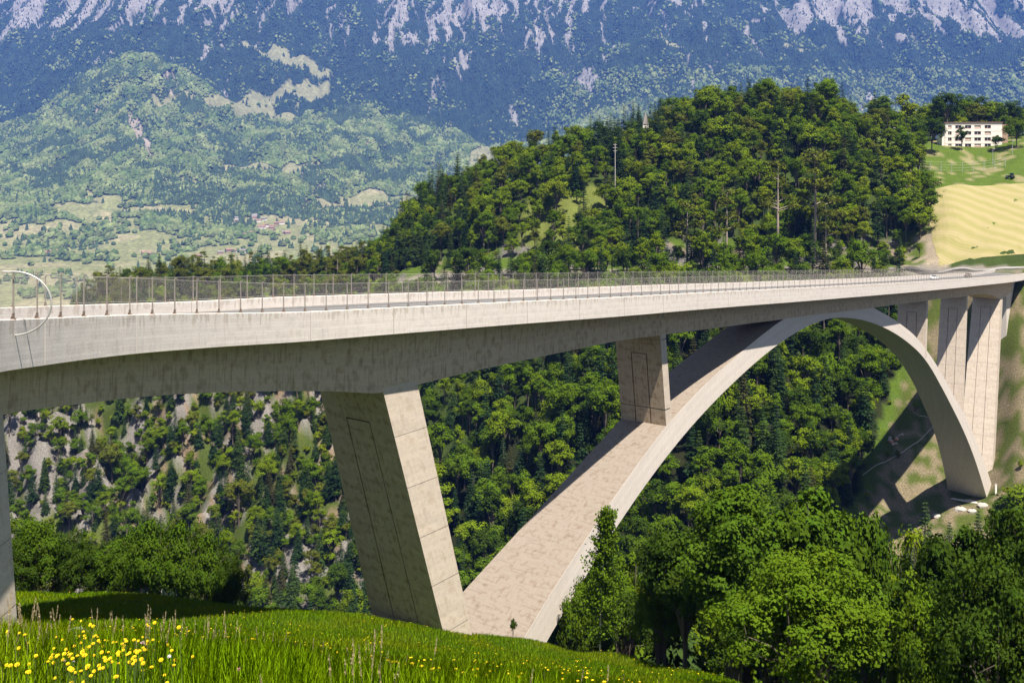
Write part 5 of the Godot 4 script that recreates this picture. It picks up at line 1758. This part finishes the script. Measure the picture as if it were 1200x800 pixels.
	part("post_cap", box_mesh(Vector3(-0.28, 3.2, -0.23), Vector3(0.28, 3.35, 0.23)), M.galvanised, mp)
	# solitary trees on the hill that stand out by their bare stems
	for q in [[912, 452, 190, 1, "tall pine with a long pale bare stem at the edge of the hill wood"], [852, 440, 224, 0, "leaning thin pine with a bare stem above the rock outcrop"], [955, 458, 178, 2, "pine with a pale bare stem beside the dark tree clump"], [806, 446, 236, 2, "thin pine standing left of the rock outcrop"], [968, 452, 240, 0, "pine standing just above the deck before the dark clump"]]:
		var x: float = (q[0] - 600.0) / F * q[1]
		var base := on_ground(x, q[1], 0.2)
		var tall: float = -(q[2] - ROW0) / F * q[1] - base.y
		var v: Array = KIND.pine_tree[q[3]]
		var s: float = tall / v[2]
		put_tree("pine_tree", q[3], "olive", base, Vector3(s, s, s), q[0], q[4])

func rock(b: Build, r: RandomNumberGenerator, size: float):
	var prev := []
	for i in 6:
		var k := float(i) / 5
		var row := []
		for j in 8:
			var a := TAU * j / 8
			var q := size * sin(PI * clampf(k, 0.06, 0.94)) * r.randf_range(0.8, 1.15)
			row.append(Vector3(cos(a) * q, -cos(PI * k) * size * 0.8, sin(a) * q))
		if i > 0:
			for j in 8: b.quad(prev[(j + 1) % 8], prev[j], row[j], row[(j + 1) % 8])
		prev = row

func make_materials():
	M.asphalt = paint(0.10, 0.10, 0.10)
	M.asphalt_pale = paint(0.26, 0.25, 0.235)
	M.gravel = paint(0.30, 0.27, 0.21)
	M.white = paint(0.75, 0.75, 0.72, 0.6)
	M.steel = paint(0.30, 0.265, 0.23, 0.55, 0.5)
	M.steel.metallic = 0.3
	M.rust = paint(0.13, 0.085, 0.06, 0.8)
	M.wire = paint(0.42, 0.39, 0.35, 0.6)
	M.galvanised = paint(0.45, 0.44, 0.42, 0.45, 0.5)
	M.galvanised.metallic = 0.4
	M.bark = paint(0.11, 0.09, 0.07)
	M.pine_bark = paint(0.30, 0.245, 0.20)
	M.birch = paint(0.60, 0.57, 0.52)
	M.grass = leaf_mat(1, 1, 1, 0.7)
	M.straw = paint(0.30, 0.24, 0.13)
	M.yellow = paint(0.62, 0.43, 0.015, 0.8, 0.1)
	M.orange = paint(0.62, 0.34, 0.01, 0.8)
	M.stalk = paint(0.07, 0.12, 0.02)
	M.white_petal = paint(0.75, 0.72, 0.70)
	M.pale_petal = paint(0.50, 0.36, 0.34)
	M.pink_petal = paint(0.55, 0.22, 0.34)
	M.far_leaves = StandardMaterial3D.new()
	M.far_leaves.vertex_color_use_as_albedo = true
	M.far_leaves.roughness = 0.9
	M.far_leaves.metallic_specular = 0.2
	M.house_wall = paint(0.68, 0.62, 0.54)
	M.house_wood = paint(0.34, 0.24, 0.17)
	M.roof_red = paint(0.23, 0.14, 0.10)
	M.roof_grey = paint(0.20, 0.18, 0.165)
	M.plaster = paint(0.76, 0.69, 0.62)
	M.blind = paint(0.62, 0.55, 0.46)
	M.sill_red = paint(0.34, 0.08, 0.05)
	M.dark_glass = paint(0.03, 0.035, 0.04, 0.15, 0.5)
	M.car_white = paint(0.72, 0.72, 0.70, 0.3, 0.5)
	M.car_white.clearcoat_enabled = true
	M.car_dark = paint(0.22, 0.16, 0.12, 0.3, 0.5)
	M.car_dark.clearcoat_enabled = true
	M.tyre = paint(0.025, 0.025, 0.025)
	M.tractor_green = paint(0.03, 0.11, 0.05, 0.4, 0.5)
	M.pale_wood = paint(0.42, 0.39, 0.35)
	M.stone_pale = paint(0.34, 0.31, 0.275)
	M.stone_grey = paint(0.34, 0.33, 0.31)
	M.stone_red = paint(0.40, 0.20, 0.12)
	M.hay = paint(1, 1, 1, 0.95)
	var t_pier := concrete_image(512, 512, 53, 14, 0.5, 0.9, Color(1.0, 0.955, 0.90), Color(0.66, 0.60, 0.52))
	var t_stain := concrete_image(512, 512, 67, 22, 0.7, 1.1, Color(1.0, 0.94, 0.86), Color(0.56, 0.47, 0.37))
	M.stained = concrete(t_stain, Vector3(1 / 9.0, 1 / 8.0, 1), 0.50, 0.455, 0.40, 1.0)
	M.pier = concrete(t_pier, Vector3(1 / 11.0, 1 / 10.0, 1), 0.54, 0.515, 0.485, 0.8)

func _ready():
	var cam := Camera3D.new()
	cam.name = "camera"
	cam.projection = Camera3D.PROJECTION_FRUSTUM
	cam.near = 0.2
	cam.far = 14000.0
	cam.size = 0.2 * 800.0 / F
	cam.frustum_offset = Vector2(0.0, -0.2 * (400.0 - ROW0) / F)
	add_child(cam)
	cam.current = true
	var env := Environment.new()
	env.background_mode = Environment.BG_SKY
	var sky := Sky.new()
	var sm := ProceduralSkyMaterial.new()
	sm.sky_top_color = Color(0.56, 0.63, 0.75)
	sm.sky_horizon_color = Color(0.84, 0.86, 0.89)
	sm.sky_curve = 0.16
	sm.ground_bottom_color = Color(0.30, 0.33, 0.28)
	sm.ground_horizon_color = Color(0.55, 0.60, 0.62)
	sky.sky_material = sm
	env.sky = sky
	env.background_energy_multiplier = 0.42
	env.tonemap_mode = Environment.TONE_MAPPER_LINEAR
	env.tonemap_exposure = 2.55
	env.fog_enabled = true
	env.fog_density = 0.000048
	env.fog_light_color = Color(0.41, 0.60, 1.0)
	env.sdfgi_enabled = true
	env.ssao_enabled = true
	env.ssil_enabled = true
	var we := WorldEnvironment.new()
	we.name = "environment"
	we.environment = env
	add_child(we)
	var sun := DirectionalLight3D.new()
	sun.name = "sun"
	sun.light_energy = 1.6
	sun.light_angular_distance = 0.5
	sun.light_color = Color(1.0, 0.965, 0.915)
	sun.shadow_enabled = true
	add_child(sun)
	# travels along the bridge a little, across it towards the far side, and down
	var ray := Vector3(U2.x, 0, -U2.y) * 0.20 + Vector3(N2.x, 0, -N2.y) * 0.37 + Vector3(0, -0.91, 0)
	sun.look_at_from_position(Vector3.ZERO, ray, Vector3.UP)

	n_a.seed = 1
	n_a.frequency = 0.06
	n_b.seed = 2
	n_b.frequency = 0.028
	n_b.fractal_octaves = 3
	n_c.seed = 3
	n_c.frequency = 0.07
	n_c.fractal_octaves = 3
	cells.seed = 9
	cells.noise_type = FastNoiseLite.TYPE_CELLULAR
	cells.cellular_return_type = FastNoiseLite.RETURN_CELL_VALUE
	cells.frequency = 0.007
	cells.fractal_type = FastNoiseLite.FRACTAL_NONE
	var d := 0.0
	while d < 722.0:
		near_ds.append(d)
		d += maxf(0.5, d * 0.012)
	d = 680.0
	while d < 9400.0:
		far_ds.append(d)
		d += 30.0
	near_grid = make_grid(NEAR, near_ds, NX0, NXS, NXN)
	far_grid = make_grid(FAR, far_ds, FX0, FXS, FXN)
	for k in FIELDS: polys.append(to_poly(FIELDS[k]))
	for w in WOODS: wood_polys.append(to_poly(w))
	for w in SCARS: scar_polys.append(to_poly(w))
	make_materials()
	var t := Time.get_ticks_msec()
	build_land()
	print("land ", Time.get_ticks_msec() - t)
	build_bridge()
	print("bridge ", Time.get_ticks_msec() - t)
	make_species()
	grow_woods()
	print("woods ", Time.get_ticks_msec() - t)
	grow_far()
	print("far ", Time.get_ticks_msec() - t)
	build_school()
	build_village()
	grow_foreground()
	print("foreground ", Time.get_ticks_msec() - t)
	build_small_things()
	grow_meadow()
	grow_flowers()
	print("all ", Time.get_ticks_msec() - t)
